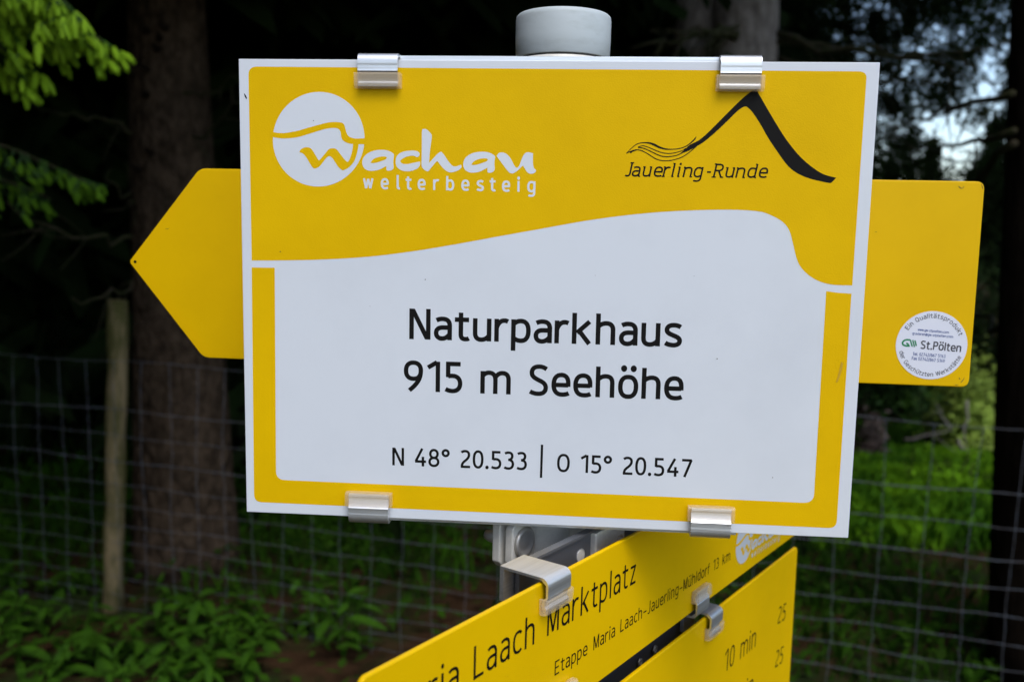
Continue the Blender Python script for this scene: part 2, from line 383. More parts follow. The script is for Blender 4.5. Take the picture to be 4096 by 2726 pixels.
# ---------------------------------------------------------------- spruce crowns
def crown_mesh(name, seed, H, R, z0, n_lev, n_br, card, m, dr=(0.25, 0.6)):
    r = random.Random(seed); vs = []; fs = []
    for i in range(n_lev):
        f = i / n_lev; z = z0 + (H - z0) * f; rad = R * (1 - f) ** 0.8 + 0.15
        for b in range(n_br):
            a = r.uniform(0, 2 * math.pi); L = rad * r.uniform(0.65, 1.1); droop = r.uniform(*dr)
            ca, sa = math.cos(a), math.sin(a)
            steps = max(3, int(L / (card * 0.55)))
            for s in range(steps):
                t = (s + 0.6) / steps; x = L * t; zz = z - droop * x + 0.12 * x * x * 0.3
                for side in (-1, 1):
                    cs = card * r.uniform(0.6, 1.2) * (1.15 - 0.5 * t)
                    ang = a + side * r.uniform(0.5, 1.2)
                    p = Vector((x * ca, x * sa, zz)) + Vector((r.gauss(0, .05), r.gauss(0, .05), r.gauss(0, .05)))
                    q = p + Vector((math.cos(ang), math.sin(ang), -r.uniform(0.2, 0.9))) * cs
                    up = Vector((r.uniform(-.4, .4), r.uniform(-.4, .4), 0)) * cs + Vector((0, 0, cs * r.uniform(.25, .5)))
                    k = len(vs); vs += [p + up * .5, p - up * .5, q - up * .35 + Vector((0, 0, -cs * .15)), q + up * .1]
                    fs.append((k, k + 1, k + 2, k + 3))
    me = bpy.data.meshes.new(name); me.from_pydata([tuple(v) for v in vs], [], fs); me.update(); me.materials.append(m)
    return me
CR = [crown_mesh('forest_crown', 1, 14, 2.3, 1.3, 54, 9, 0.42, M_NEED), crown_mesh('forest_crown', 2, 12, 2.0, 1.0, 50, 9, 0.40, M_NEED),
      crown_mesh('forest_crown', 3, 15, 2.6, 1.7, 54, 10, 0.45, M_NEED), crown_mesh('low_crown', 4, 11, 2.4, 0.15, 52, 9, 0.42, M_NEED)]
CANOPY = crown_mesh('canopy_crown', 5, 15, 3.2, 3.0, 64, 16, 0.24, M_NEED, (-0.05, 0.12))
def trunk(parent, pts, rads, m, n=20, seed=0, wob=0.06, flare=True):
    r = random.Random(seed); mb = MB(); P = [Vector(p) for p in pts]
    P2, R2 = [], []
    for i in range(len(P) - 1):
        for k in range(8):
            t = k / 8; P2.append(P[i].lerp(P[i + 1], t)); R2.append(rads[i] * (1 - t) + rads[i + 1] * t)
    P2.append(P[-1]); R2.append(rads[-1])
    mb.tube(P2, R2, n)
    ph = [r.uniform(0, 6) for _ in range(4)]
    vs = []
    for j, v in enumerate(mb.v):
        i = j // n; k = j % n; c = P2[min(i, len(P2) - 1)]; a = 2 * math.pi * k / n
        f = 1 + wob * (math.sin(3 * a + ph[0] + i * .25) * .5 + math.sin(5 * a + ph[1] - i * .4) * .35 + math.sin(2 * a + ph[2]) * .4)
        if flare: f *= 1 + 0.35 * math.exp(-max(0, v[2]) / 0.22) * (0.7 + 0.5 * math.sin(4 * a + ph[3]))
        vs.append(c + (Vector(v) - c) * f)
    mb.v = [tuple(v) for v in vs]
    return mb.build('trunk', m, parent, smooth=True)
def branch_line(mb, p, q, r0, sag=0.0, wig=0.02, n=8, seed=0, sides=5, twigs=0):
    r = random.Random(seed); pts = []
    p, q = Vector(p), Vector(q)
    for i in range(n + 1):
        t = i / n; c = p.lerp(q, t); c.z -= sag * 4 * t * (1 - t); 
        if 0 < i: c += Vector((r.gauss(0, wig), r.gauss(0, wig), r.gauss(0, wig)))
        pts.append(c)
    mb.tube(pts, [r0 * (1 - 0.75 * i / n) for i in range(n + 1)], sides)
    for k in range(twigs):
        i = r.randint(1, n - 1); c = pts[i]; d = (q - p).normalized()
        e = c + d * r.uniform(.05, .25) + Vector((r.uniform(-.12, .12), r.uniform(-.12, .12), r.uniform(-.22, .1)))
        mb.tube([c, c.lerp(e, .5) + Vector((0, 0, r.uniform(-.02, .02))), e], [r0 * .35, r0 * .25, r0 * .12], 4)

# deep forest
def azi(p): return math.degrees(math.atan2(p[0], p[1]))
pts = []
def try_add(x, y, sp):
    if all((x - a) ** 2 + (y - b) ** 2 > sp * sp for a, b in pts): pts.append((x, y)); return True
n = 0
while n < 6000 and len(pts) < 120:
    n += 1
    y = rnd.uniform(6.5, 30); x = rnd.uniform(-26, 30)
    a = azi((x, y))
    if a < -52 or a > 60 or (18.5 < a < 33 + 60 / y): continue
    if 12 < a < 19.5 and y < 8.0: continue
    if -3 < x - y * math.tan(math.radians(19.5)) and a < 19.5: 
        if (math.tan(math.radians(19.5)) * y - x) < 1.7: continue
    try_add(x, y, 1.5 if y > 10 else 1.3)
back = []
n = 0
pts2 = pts; pts = []
while n < 4000 and len(pts) < 22:
    n += 1
    a = rnd.uniform(-math.pi, math.pi); rr = rnd.uniform(7.5, 14)
    x, y = rr * math.sin(a), rr * math.cos(a)
    if y > 2.5 and abs(azi((x, y))) < 62: continue
    if 62 < azi((x, y)) or azi((x, y)) < -150: continue
    try_add(x, y, 1.9)
shade_ring = pts; pts = pts2
def forest_tree(x, y, me, s, seed, label, group, dark=True):
    t = thing('spruce_tree', label, 'tree', loc=(x, y, terrain(x, y) - 0.05), group=group)
    r = random.Random(seed)
    trunk(t, [(0, 0, 0), (r.uniform(-.1, .1), r.uniform(-.1, .1), 6), (r.uniform(-.2, .2), r.uniform(-.2, .2), 12 * s)], [.17 * s, .13 * s, .02], M_BARKD, 10, seed)
    c = link('crown', me, None, t); c.scale = (s, s, s); c.rotation_euler.z = r.uniform(0, 6.28)
    return t
for i, (x, y) in enumerate(pts):
    far = y > 13
    forest_tree(x, y, CR[3] if far or rnd.random() < .3 else CR[i % 3], rnd.uniform(.9, 1.25), i, 'dark spruce standing deep in the forest behind the wire fence', 'dark spruces deep in the forest')
for i, (x, y) in enumerate(shade_ring):  # unseen trees added to keep low sky light off the forest
    forest_tree(x, y, CR[i % 4], rnd.uniform(.9, 1.2), 300 + i, 'unseen spruce added around the clearing to block low sky light', 'unseen spruces added to block sky light')

# ---------------------------------------------------------------- trees one can tell apart
def dead_branches(t, specs, m=M_TWIG):
    for j, s in enumerate(specs):
        mb = MB(); a, b, r0 = s[0], s[1], s[2]; sag = s[3] if len(s) > 3 else 0.05
        branch_line(mb, Vector(a) - t.location, Vector(b) - t.location, r0, sag, 0.014, 9, j + 5, 6, s[4] if len(s) > 4 else 3)
        mb.build('branch', m, t, smooth=True)
# big trunk on the left
p = foot(425, 4.25); p.z = -0.05
T = thing('spruce_tree', 'thick brown spruce trunk behind the wooden fence post and yellow arrow tip', 'tree', loc=p)
top = at(385, 0, 4.25) - p
trunk(T, [(0, 0, 0), (top.x * .45, 0, top.z * .45), (top.x, top.y, top.z), (top.x * 1.6, 0, 14)], [.235, .20, .165, .04], M_BARK, 28, 3)
c = link('crown', CANOPY, None, T)
dead_branches(T, [(at(330, 545, 4.2), at(20, 480, 3.7), .012, .05, 5), (at(330, 455, 4.2), at(240, 390, 3.9), .010), (at(340, 330, 4.2), at(130, 260, 4.0), .010, -.04),
                  (at(420, 215, 4.1), at(545, 185, 3.9), .008, .03), (at(430, 330, 4.15), at(560, 230, 3.9), .009, .02, 3), (at(335, 620, 4.2), at(150, 690, 3.8), .010, .06, 5)])
mb = MB()
for k in range(9):                      # knots where branches broke off
    mb = MB(); q = at(rnd.uniform(320, 430), rnd.uniform(60, 520), 4.25) - p; q.y -= .17
    mb.tube([q, q + Vector((rnd.uniform(-.02, .02), -.05, .01))], [.018, .010], 7); mb.build('knot', M_BARKD, T)
# small trunk right of it
p = foot(590, 6.2); p.z = -.05
T = thing('spruce_tree', 'thinner dark spruce trunk just right of the thick brown one', 'tree', loc=p)
trunk(T, [(0, 0, 0), (.05, 0, 5), (0, 0, 12)], [.12, .10, .02], M_BARKD, 14, 6); c = link('crown', CANOPY, None, T); c.rotation_euler.z = 2
# twin trunks top right
for (xt, xb, wd, D, lab, rz) in ((1604, 1580, 92, 5.7, 'left and thinner one of two grey trunks above the sign', 1.0), (1716, 1670, 150, 5.6, 'thicker grey trunk of the pair behind the top right corner clip of the sign', 2.2)):
    p = foot(xb, D); p.z = -.05; tp = at(xt, 0, D) - p; r = wd / 2100 * D / 2
    T = thing('spruce_tree', lab, 'tree', loc=p)
    trunk(T, [(0, 0, 0), (tp.x * .5, 0, tp.z * .5), (tp.x, 0, tp.z), (tp.x * 1.5, 0, 14)], [r * 1.25, r * 1.1, r, .03], M_BARKG, 24, int(xt))
    c = link('crown', CANOPY, None, T); c.rotation_euler.z = rz; c.location.z = 2.4
    if wd > 100:
        dead_branches(T, [(at(1780, 75, 5.5), at(2356, 90, 4.9), .022, .10, 9), (at(1785, 95, 5.5), at(2300, 195, 5.0), .018, -.05, 8), (at(1790, 130, 5.5), at(2140, 190, 5.2), .013, .03, 6),
                          (at(1700, 85, 5.4), at(1505, 120, 5.2), .03, -.05, 9), (at(1670, 70, 5.4), at(1560, 100, 5.1), .022, -.03, 7), (at(1700, 60, 5.4), at(1480, 75, 5.2), .012, .02, 5)])
# black trunk at the right edge
p = foot(2490, 3.35); p.z = -.05; tp = at(2506, 0, 3.35) - p
T = thing('spruce_tree', 'nearly black thick trunk at the right edge behind the wires', 'tree', loc=p)
trunk(T, [(0, 0, 0), (tp.x * .5, 0, tp.z * .5), (tp.x, 0, tp.z), (tp.x * 1.6, 0, 14)], [.25, .25, .245, .04], M_BARKD, 26, 21, .03, False)
c = link('crown', CANOPY, None, T); c.rotation_euler.z = 4; c.location.z = 2.2
dead_branches(T, [(at(2340, 760, 3.4), at(2180, 640, 4.4), .012), (at(2330, 215, 3.3), at(2020, 320, 4.6), .014, -.03, 7), (at(2335, 300, 3.3), at(2090, 335, 4.4), .013, .03, 7),
                  (at(2335, 330, 3.3), at(2110, 500, 4.6), .015, .02, 6), (at(2335, 680, 3.4), at(2250, 660, 4.4), .008, -.02, 3)])

# needles hanging between the right hand trunks, sky glinting through
def spray(mb, p, L, d, r, wn=0.030, nn=10):
    """small drooping twig with needle tufts"""
    d = d.normalized(); side = d.cross(Vector((0, 0, 1))).normalized() if abs(d.z) < .95 else Vector((1, 0, 0))
    for k in range(nn):
        t = (k + .5) / nn; c = p + d * L * t
        for s in (-1, 1):
            e = c + (d * .6 + side * s * r.uniform(.4, 1) + Vector((0, 0, r.uniform(-.5, .2)))).normalized() * wn * r.uniform(.8, 1.6)
            o = Vector((r.uniform(-1, 1), r.uniform(-1, 1), r.uniform(-1, 1))) * wn * .28
            mb.add([c - o, c + o, e], [(0, 1, 2)])
def window_density(x, y):
    d = 1.0
    for hx, hy, sx, sy, a in ((2180, 262, 100, 42, .99), (2270, 205, 42, 70, .95), (2235, 60, 45, 22, .8), (2290, 110, 30, 40, .6), (2160, 75, 30, 22, .5), (2120, 150, 70, 30, .35), (1920, 40, 60, 35, .25), (2205, 335, 70, 30, .95), (2190, 400, 35, 50, .8), (2235, 480, 18, 60, .7), (2250, 620, 16, 60, .7), (2270, 740, 14, 70, .6)):
        d *= 1 - a * math.exp(-((x - hx) / sx) ** 2 - ((y - hy) / sy) ** 2)
    return d
r = random.Random(11)
p = foot(2430, 7.4); p.z = -.05
T = thing('spruce_tree', 'spruce with hanging needled twigs and sky glinting through, right of the grey trunks', 'tree', loc=p)
trunk(T, [(0, 0, 0), (0, 0, 1.2), (.2, .6, 3.2), (.2, 1.2, 10)], [.10, .09, .08, .02], M_BARKD, 12, 31)
mb = MB(); tw = MB()
for k in range(1000):
    x, y = r.uniform(1780, 2350), r.uniform(-70, 500) if k < 800 else r.uniform(400, 900)
    if y > 430 and x > 2120 and y > 560: continue
    if r.random() > window_density(x, y) ** 1.6: continue
    D = r.uniform(5.8, 8.4)
    for j_ in range(22):
        q = at(x + r.gauss(0, 15), y + r.gauss(0, 13), D + r.gauss(0, .06)) - p
        spray(mb, q, r.uniform(.05, .12), Vector((r.uniform(-1, 1), r.uniform(-.4, .4), r.uniform(-.9, -.1))), r, .026, 5)
mb.build('crown', M_NEED, T)
for k in range(16):
    y0 = r.uniform(-20, 430); x0 = r.uniform(1990, 2130)
    branch_line(tw, at(x0, y0 - 25, 7.0) - p, at(x0 + r.choice((-1, 1)) * r.uniform(120, 260), y0 + r.uniform(0, 70), r.uniform(6.2, 8)) - p, .010, -.04, .012, 8, k, 4, 4)
tw.build('branch', M_TWIG, T)

# far tree line and shrubs seen through the gap on the right
for i in range(11):
    D = rnd.uniform(34, 46); q = foot(1960 + i * 45, D)
    if 2110 < 1960 + i * 45 < 2220: D = 60; q = foot(1960 + i * 45, D)
    t = forest_tree(q.x, q.y, CR[3], rnd.uniform(.42, .62), 700 + i, 'small distant conifer showing in the gap on the right', 'distant conifers in the gap on the right')
def leaf_cloud(name, seed, n, sx, sy, sz, size, m, parent=None, hollow=.5):
    r = random.Random(seed); vs = []; fs = []
    cl = [(r.gauss(0, .38), r.gauss(0, .38), r.uniform(.05, .95), r.uniform(.12, .3)) for _ in range(max(6, n // 90))]
    for i in range(n):
        c = r.choice(cl); x, y, z = (c[0] + r.gauss(0, c[3])) * sx, (c[1] + r.gauss(0, c[3])) * sy, max(.01, c[2] + r.gauss(0, c[3] * .7)) * sz
        s = size * r.uniform(.6, 1.3); a = Vector((r.gauss(0, 1), r.gauss(0, 1), r.gauss(0, .6))).normalized(); b = a.orthogonal().normalized()
        b = (b + a.cross(b) * r.uniform(-1, 1)).normalized(); p = Vector((x, y, z)); k = len(vs)
        vs += [p - a * s, p + b * s * .45, p + a * s, p - b * s * .45]; fs.append((k, k + 1, k + 2, k + 3))
    return mesh(name, vs, fs, m, parent)
def shrub(xd, D, sx, sz, size, m, n, lab, seed, z=0, trunkm=M_BARK):
    q = foot(xd, D)
    t = thing('shrub', lab, 'shrub', loc=(q.x, q.y, z - .03))
    leaf_cloud('foliage', seed, n, sx, sx * .8, sz, size, m, t)
    mb = MB(); r = random.Random(seed)
    for k in range(6): branch_line(mb, (r.uniform(-.05, .05), r.uniform(-.05, .05), 0), (r.uniform(-.4, .4) * sx, r.uniform(-.4, .4) * sx, sz * r.uniform(.6, .95)), .018, 0, .02, 5, k, 5, 3)
    mb.build('stem', trunkm, t)
    return t
shrub(2232, 6.7, .27, .74, .030, M_SHRUB, 4200, 'pale green sunlit shrub below the round sticker, left of the black trunk', 41)
shrub(2150, 7.0, .22, .34, .03, M_SHRUB, 700, 'low olive shrub just left of the pale green one', 42)
shrub(2215, 5.7, .26, .20, .030, M_GRASSB, 1300, 'bright green low bush at the foot of the black trunk', 43)
shrub(2105, 5.8, .26, .15, .030, M_GRASSB, 1000, 'bright green leafy clump in the middle of the sunlit grass', 44)
shrub(1990, 6.4, .22, .40, .03, M_BRUSH, 900, 'reddish brown dry brush beside the right edge of the white sign', 45)
shrub(2070, 8.2, .55, .85, .045, M_NEEDG, 2200, 'dark olive bush in shade below the blank yellow sign end', 46)
shrub(1900, 8.8, .75, 1.15, .06, M_NEED, 3000, 'nearly black bush filling the gap behind the sign edge', 47)
shrub(2130, 9.6, .85, 1.25, .06, M_NEED, 3600, 'nearly black bush behind the pale green shrub', 48)
shrub(2380, 9.2, .85, 1.25, .06, M_NEED, 3000, 'nearly black bush behind the black trunk', 49)
# pale flowering twigs
q = foot(2150, 6.6); t = thing('dead_branch', 'pale broken branch lying across the sunlit clearing', 'branch', loc=(q.x, q.y, 0))
mb = MB(); o_ = Vector(t.location)
for a, b, rr in (((2080, 1010), (2190, 990), .014), ((2190, 990), (2160, 930), .012), ((2205, 1010), (2225, 1060), .022), ((2225, 1060), (2250, 1180), .010), ((2225, 920), (2222, 1030), .016)):
    branch_line(mb, at(a[0], a[1], 6.5) - o_, at(b[0], b[1], 6.4) - o_, rr * .75, .0, .012, 5, int(a[0]), 6, 1)
mb.tube([at(2225, 1060, 6.4) - o_, at(2262, 1250, 5.4) - o_], [.012, .008], 6)
mb.build('stem', mat('pale_wood', (.26, .22, .18), .8), t, smooth=True)

# ---------------------------------------------------------------- grass and leaf litter
def grass(name, n, fx, h0, h1, m, label, seed):
    r = random.Random(seed); vs = []; fs = []
    for i in range(n):
        x, y = fx(r); z = terrain(x, y) - .03; h = r.uniform(h0, h1); a = r.uniform(0, 6.28); wd = r.uniform(.005, .012); le = r.uniform(.1, .7) * h; b = r.uniform(0, 6.28)
        dx, dy = math.cos(a) * wd, math.sin(a) * wd; k = len(vs)
        vs += [(x - dx, y - dy, z), (x + dx, y + dy, z), (x + dx * .6 + math.cos(b) * le * .5, y + dy * .6 + math.sin(b) * le * .5, z + h * .7), (x + math.cos(b) * le, y + math.sin(b) * le, z + h * .9)]
        fs.append((0 + k, 1 + k, 2 + k, 3 + k))
    o = mesh(name, vs, fs, m); prop(o, label, 'grass', kind='stuff'); return o
PT = [q for q in ((rnd.uniform(-6, 5), rnd.uniform(3.4, 12), rnd.uniform(.25, .9)) for _ in range(64)) if not (-.75 < q[0] < .5 and q[1] < 5.6)]
def patchy(r):
    while True:
        c = PT[r.randrange(len(PT))]; x, y = r.gauss(c[0], c[2]), r.gauss(c[1], c[2])
        if y > 3.3: return x, y
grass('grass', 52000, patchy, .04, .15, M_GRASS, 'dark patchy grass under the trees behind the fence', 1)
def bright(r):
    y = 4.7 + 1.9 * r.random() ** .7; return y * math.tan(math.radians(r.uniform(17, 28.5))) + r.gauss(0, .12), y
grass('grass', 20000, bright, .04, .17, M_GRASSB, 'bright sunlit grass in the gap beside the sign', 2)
# low leafy ground cover as a mass
r = random.Random(5); vs = []; fs = []
for i in range(26000):
    c = PT[r.randrange(len(PT))]; x, y = r.gauss(c[0], c[2] * .9), r.gauss(c[1], c[2] * .9)
    if i % 9 == 0: x, y = r.uniform(-3.6, 3.4), r.uniform(2.3, 4.6)
    if y < 2.2: continue
    z = terrain(x, y) + r.uniform(0, .12); s = r.uniform(.015, .038); a = r.uniform(0, 6.28); tl = r.uniform(-.3, .6)
    u = Vector((math.cos(a), math.sin(a), tl)).normalized(); v = Vector((-math.sin(a), math.cos(a), r.uniform(-.4, .4))); p = Vector((x, y, z)); k = len(vs)
    vs += [p - u * s, p + v * s * .5, p + u * s, p - v * s * .5]; fs.append((k, k + 1, k + 2, k + 3))
o = mesh('ground_cover', vs, fs, M_COVER); prop(o, 'low leafy ground cover on the shaded forest floor', 'ground cover', kind='stuff')

# ---------------------------------------------------------------- leafy weeds by the fence
def leaf_mesh(L, wd, seed):
    r = random.Random(seed); vs = []; fs = []; n = 6
    for i in range(n + 1):
        t = i / n; w_ = wd * math.sin(math.pi * min(1, t * .92 + .04)) ** .8 * (1 - .25 * t); z = -.35 * L * t * t
        vs += [(L * t, -w_, z + .15 * w_), (L * t, 0, z - .08 * wd), (L * t, w_, z + .15 * w_)]
    for i in range(n):
        for k in (0, 1): fs.append((i * 3 + k, i * 3 + k + 1, i * 3 + k + 4, i * 3 + k + 3))
    me = bpy.data.meshes.new('leaf'); me.from_pydata(vs, [], fs); me.update(); me.shade_smooth(); me.materials.append(M_LEAF); return me
LV = [leaf_mesh(.13, .022, 1), leaf_mesh(.10, .020, 2), leaf_mesh(.15, .026, 3)]
def weed(xd, D, h, seed, label, group=None):
    r = random.Random(seed); q = foot(xd, D)
    t = thing('leafy_weed', label, 'plant', loc=(q.x, q.y, terrain(q.x, q.y) - .03), group=group)
    for s in range(3):
        a = r.uniform(0, 6.28); e = Vector((math.cos(a) * h * .3, math.sin(a) * h * .3, h * r.uniform(.75, 1.05)))
        mb = MB(); mb.tube([Vector((0, 0, 0)), e * .5 + Vector((0, 0, h * .08)), e], [.004, .003, .002], 5); mb.build('stem', M_GRASS, t)
        for k in range(7):
            f = .25 + .75 * k / 6; pnt = e * f; b = a + k * 2.4 + r.uniform(-.3, .3)
            lf = link('leaf', LV[r.randrange(3)], None, t); lf.location = pnt; lf.rotation_euler = (r.uniform(-.3, .3), r.uniform(-.5, .35), b)
            s_ = r.uniform(.55, 1.3) * (1.15 - .45 * f) * (1.25 if D < 2.9 else .9); lf.scale = (s_, s_, s_)
wspec = [(20, 3.2, .34), (75, 3.5, .30), (120, 3.15, .26), (165, 3.35, .32), (215, 3.2, .22), (300, 3.25, .34), (345, 3.45, .33), (395, 3.2, .28), (440, 3.5, .30), (500, 3.3, .34),
         (545, 3.55, .28), (60, 2.95, .22), (255, 3.0, .20), (350, 3.0, .24), (460, 3.05, .24), (560, 3.15, .26), (10, 3.9, .28), (130, 3.9, .22), (600, 3.4, .18), (-20, 3.4, .36), (50, 2.72, .30), (185, 2.75, .22), (330, 2.70, .26)]
for i, (x, D, h) in enumerate(wspec):
    weed(x, D, h * .58, 60 + i, 'green leafy weed in the clump at the foot of the wire fence, bottom left', 'leafy weeds at the foot of the fence')
weed(790, 3.3, .27, 91, 'tall light green weed standing alone left of the lower yellow sign', None)
weed(715, 3.5, .22, 92, 'short weed between the fence clump and the tall lone weed', None)

# ================================================================== FENCE
def fp(t):                              # fence line from the left post (t=0) to the right (t=1)
    a, b = foot(265, FD0), foot(2100, FD1); return a.lerp(b, t)
FD0, FD1 = 3.72, 2.86
F = thing('wire_fence', 'woven wire stock fence with a round wooden post running behind the signs', 'fence', loc=foot(265, FD0))
fo = Vector(F.location)
mb = MB(); pb = at(258, 1500, FD0); pt = at(273, 690, FD0)
bot = pt + (pb - pt) * ((pt.z + .05) / (pt.z - pb.z))
P2 = [bot.lerp(pt, k / 14) - fo + Vector((.003 * math.sin(k * 1.3), 0, 0)) for k in range(15)]
mb.tube(P2, [.041 + .0025 * math.sin(k * 2.1) for k in range(14)] + [.038], 18); post = mb.build('post', M_POST, F, angle=40)
q0 = fp(2.1) ; mb = MB(); mb.tube([q0 - fo + Vector((0, 0, -.05)), q0 - fo + Vector((.02, 0, 1.15))], .042, 14); mb.build('post', M_POST, F, angle=40)
q0 = fp(-1.05); mb = MB(); mb.tube([q0 - fo + Vector((0, 0, -.05)), q0 - fo + Vector((-.02, 0, 1.12))], .042, 14); mb.build('post', M_POST, F, angle=40)
Z0 = at(265, 826, FD0).z
gaps = [0, .205, .105, .104, .098, .090, .084, .079, .075, .075, .067, .064, .058]
hz = []; z = Z0
for g_ in gaps: z -= g_; hz.append(z)
rw = random.Random(3)
def wz(t, base, k):                     # wire height with sag and small kinks
    return base + (.004 * math.sin(t * 23 + k * 1.7) + .004 * math.sin(t * 9 + k)) - .012 * math.sin(math.pi * min(1, max(0, t / 2.1))) + TILT * t
TILT = at(2068, 954, FD1).z - Z0
off = Vector((0, -.045, 0))
for k, b in enumerate(hz):
    mb = MB(); pl = []
    for i in range(-60, 127):
        t = i / 60; q = fp(t); pl.append(q + off + Vector((0, .004 * math.sin(i * .9 + k), wz(t, b, k) + rw.gauss(0, .0012))) - fo)
    mb.tube(pl, .0011 if k not in (1, 3) else .0015, 5); mb.build('line_wire', M_WIRE, F)
step = .128 / (fp(1) - fp(0)).length
i = 0; t = -1.0
while t < 2.05:
    mb = MB(); pl = []; ph = rw.uniform(0, 6); am = rw.uniform(.004, .030)
    j = t * 60
    for k in range(len(hz)):
        zz = wz(t, hz[k], k)
        tt = t + am * 1.0 * math.sin(ph + k * .8) * step * 5 * (.35 if k else 1.0)
        q = fp(tt); pl.append(q + off + Vector((0, -.003, zz)) - fo)
    pts_ = []
    for a, b in zip(pl[:-1], pl[1:]):
        pts_ += [a, a.lerp(b, .5) + Vector((rw.gauss(0, .003), 0, 0))]
    pts_.append(pl[-1]); mb.tube(pts_, .0010, 5); mb.build('stay_wire', M_WIRE, F)
    t += step * rw.uniform(.96, 1.04)

# ================================================================== fresh spruce shoots at the upper left
def shoot_mesh(seed, L=.045, m=M_SHOOT, n=46):
    r = random.Random(seed); vs = []; fs = []
    mb = MB(); mb.tube([(0, 0, 0), (L * .5, 0, 0), (L, 0, 0)], [.0050, .0075, .004], 6); vs, fs = mb.v, mb.f
    for k in range(n):
        t = r.uniform(0, 1); a = r.uniform(0, 6.28); nl = .011 * (1 - .3 * t)
        p = Vector((L * t, 0, 0)); d = Vector((.75, math.cos(a), math.sin(a))).normalized() * nl; s = Vector((0, -math.sin(a), math.cos(a))) * .0022
        j = len(vs); vs += [tuple(p - s), tuple(p + s), tuple(p + d)]; fs.append((j, j + 1, j + 2))
    me = bpy.data.meshes.new('shoot'); me.from_pydata(vs, [], fs); me.update(); me.materials.append(m); return me
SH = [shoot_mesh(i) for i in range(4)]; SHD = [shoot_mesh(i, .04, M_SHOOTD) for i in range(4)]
def shoot_tree(xd, D, label, specs, seed, dens, mneed=M_NEEDG, smat=None):
    p = foot(xd, D); p.z = -.05
    T = thing('spruce_tree', label, 'tree', loc=p); r = random.Random(seed)
    trunk(T, [(0, 0, 0), (0, 0, 3), (0, 0, 9)], [.13, .10, .02], M_BARKD, 14, seed)
    for a, b, n in specs:
        A_, B_ = at(*a), at(*b); mb = MB(); nd = MB(); d = (B_ - A_)
        base = Vector((p.x, p.y, A_.z + .1))
        branch_line(mb, base - p, A_ - p, .016, 0, .004, 4, 1, 6); branch_line(mb, A_ - p, B_ - p, .009, -.03, .004, 8, 2, 5)
        br = mb.build('branch', M_TWIG, T)
        for k in range(n):
            t = r.uniform(.0, 1.0) ** .8; c = A_.lerp(B_, t) + Vector((0, 0, .03 * 4 * t * (1 - t)))
            side = r.choice((-1, 1)); ln = r.uniform(.05, .20) * (1.15 - t * .8)
            e = c + d.normalized() * ln * .6 + Vector((r.uniform(-.05, .05), side * ln * .6, -ln * r.uniform(.25, 1.0)))
            spray(nd, c - p, (e - c).length, e - c, r, .016, 9)
            nd.tube([c - p, e - p], [.003, .002], 4)
            for q in range(dens):
                s = link('shoot', (smat or SH)[r.randrange(4)], None, T); u = r.uniform(.45, 1.0)
                s.location = c.lerp(e, u) - p
                dr = (d.normalized() * .5 + Vector((r.uniform(-.5, .5), r.uniform(-.5, .5), r.uniform(-1.4, -.3)))).normalized()
                s.rotation_euler = dr.to_track_quat('X', 'Z').to_euler(); z_ = r.uniform(.8, 1.3); s.scale = (z_, z_ * 1.15, z_ * 1.15)
        nb = nd.build('needles', mneed, T); nb['kind'] = 'stuff'
    return T
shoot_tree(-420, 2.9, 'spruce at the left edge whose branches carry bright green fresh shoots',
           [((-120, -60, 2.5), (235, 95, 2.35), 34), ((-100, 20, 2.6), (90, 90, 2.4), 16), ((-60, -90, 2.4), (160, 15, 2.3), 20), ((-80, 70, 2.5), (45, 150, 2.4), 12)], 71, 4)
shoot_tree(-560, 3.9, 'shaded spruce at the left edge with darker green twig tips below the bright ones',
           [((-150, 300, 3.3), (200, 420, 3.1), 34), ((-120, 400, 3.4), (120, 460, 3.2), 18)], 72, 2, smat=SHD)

# ================================================================== SIGNPOST
POLE = Vector((0.0305, 0.645, 0))
T = thing('sign_pole', 'round grey metal pole with a pale plastic cap rising behind the white and yellow sign', 'pole', loc=(POLE.x, POLE.y, 0))
zc0 = EYE + .2235 * .645 - .0                     # cap top region
zcap = at(1296, 23, .625).z
vs, fs = lathe([(.0278, -.1), (.0278, zcap - .055)]); mesh('shaft', vs, fs, M_ZINC, T, True).data.set_sharp_from_angle(angle=.6)
mb = MB(); vs, fs = lathe([(.0318, zcap - .0290), (.0321, zcap - .0285), (.0325, zcap - .016), (.0325, zcap - .0034), (.0321, zcap - .0012), (.0311, zcap - .0002), (.024, zcap), (.001, zcap)], 64)
c = mesh('cap', vs, fs, M_CAP, T, True)
vs, fs = lathe([(.0313, zcap - .0303), (.0313, zcap - .0291)], 48); mesh('seam', vs, fs, M_SEAM, T, True)
vs, fs = lathe([(.0320, zcap - .065), (.0320, zcap - .0304)], 48); mesh('collar', vs, fs, M_ALUM, T, True)
zs = at(1163, 1350, .62).z
vs, fs = lathe([(.0305, -.1), (.0305, zs - .001), (.0300, zs), (.0280, zs)], 48); mesh('sleeve', vs, fs, M_ZINC, T, True).data.set_sharp_from_angle(angle=.6)

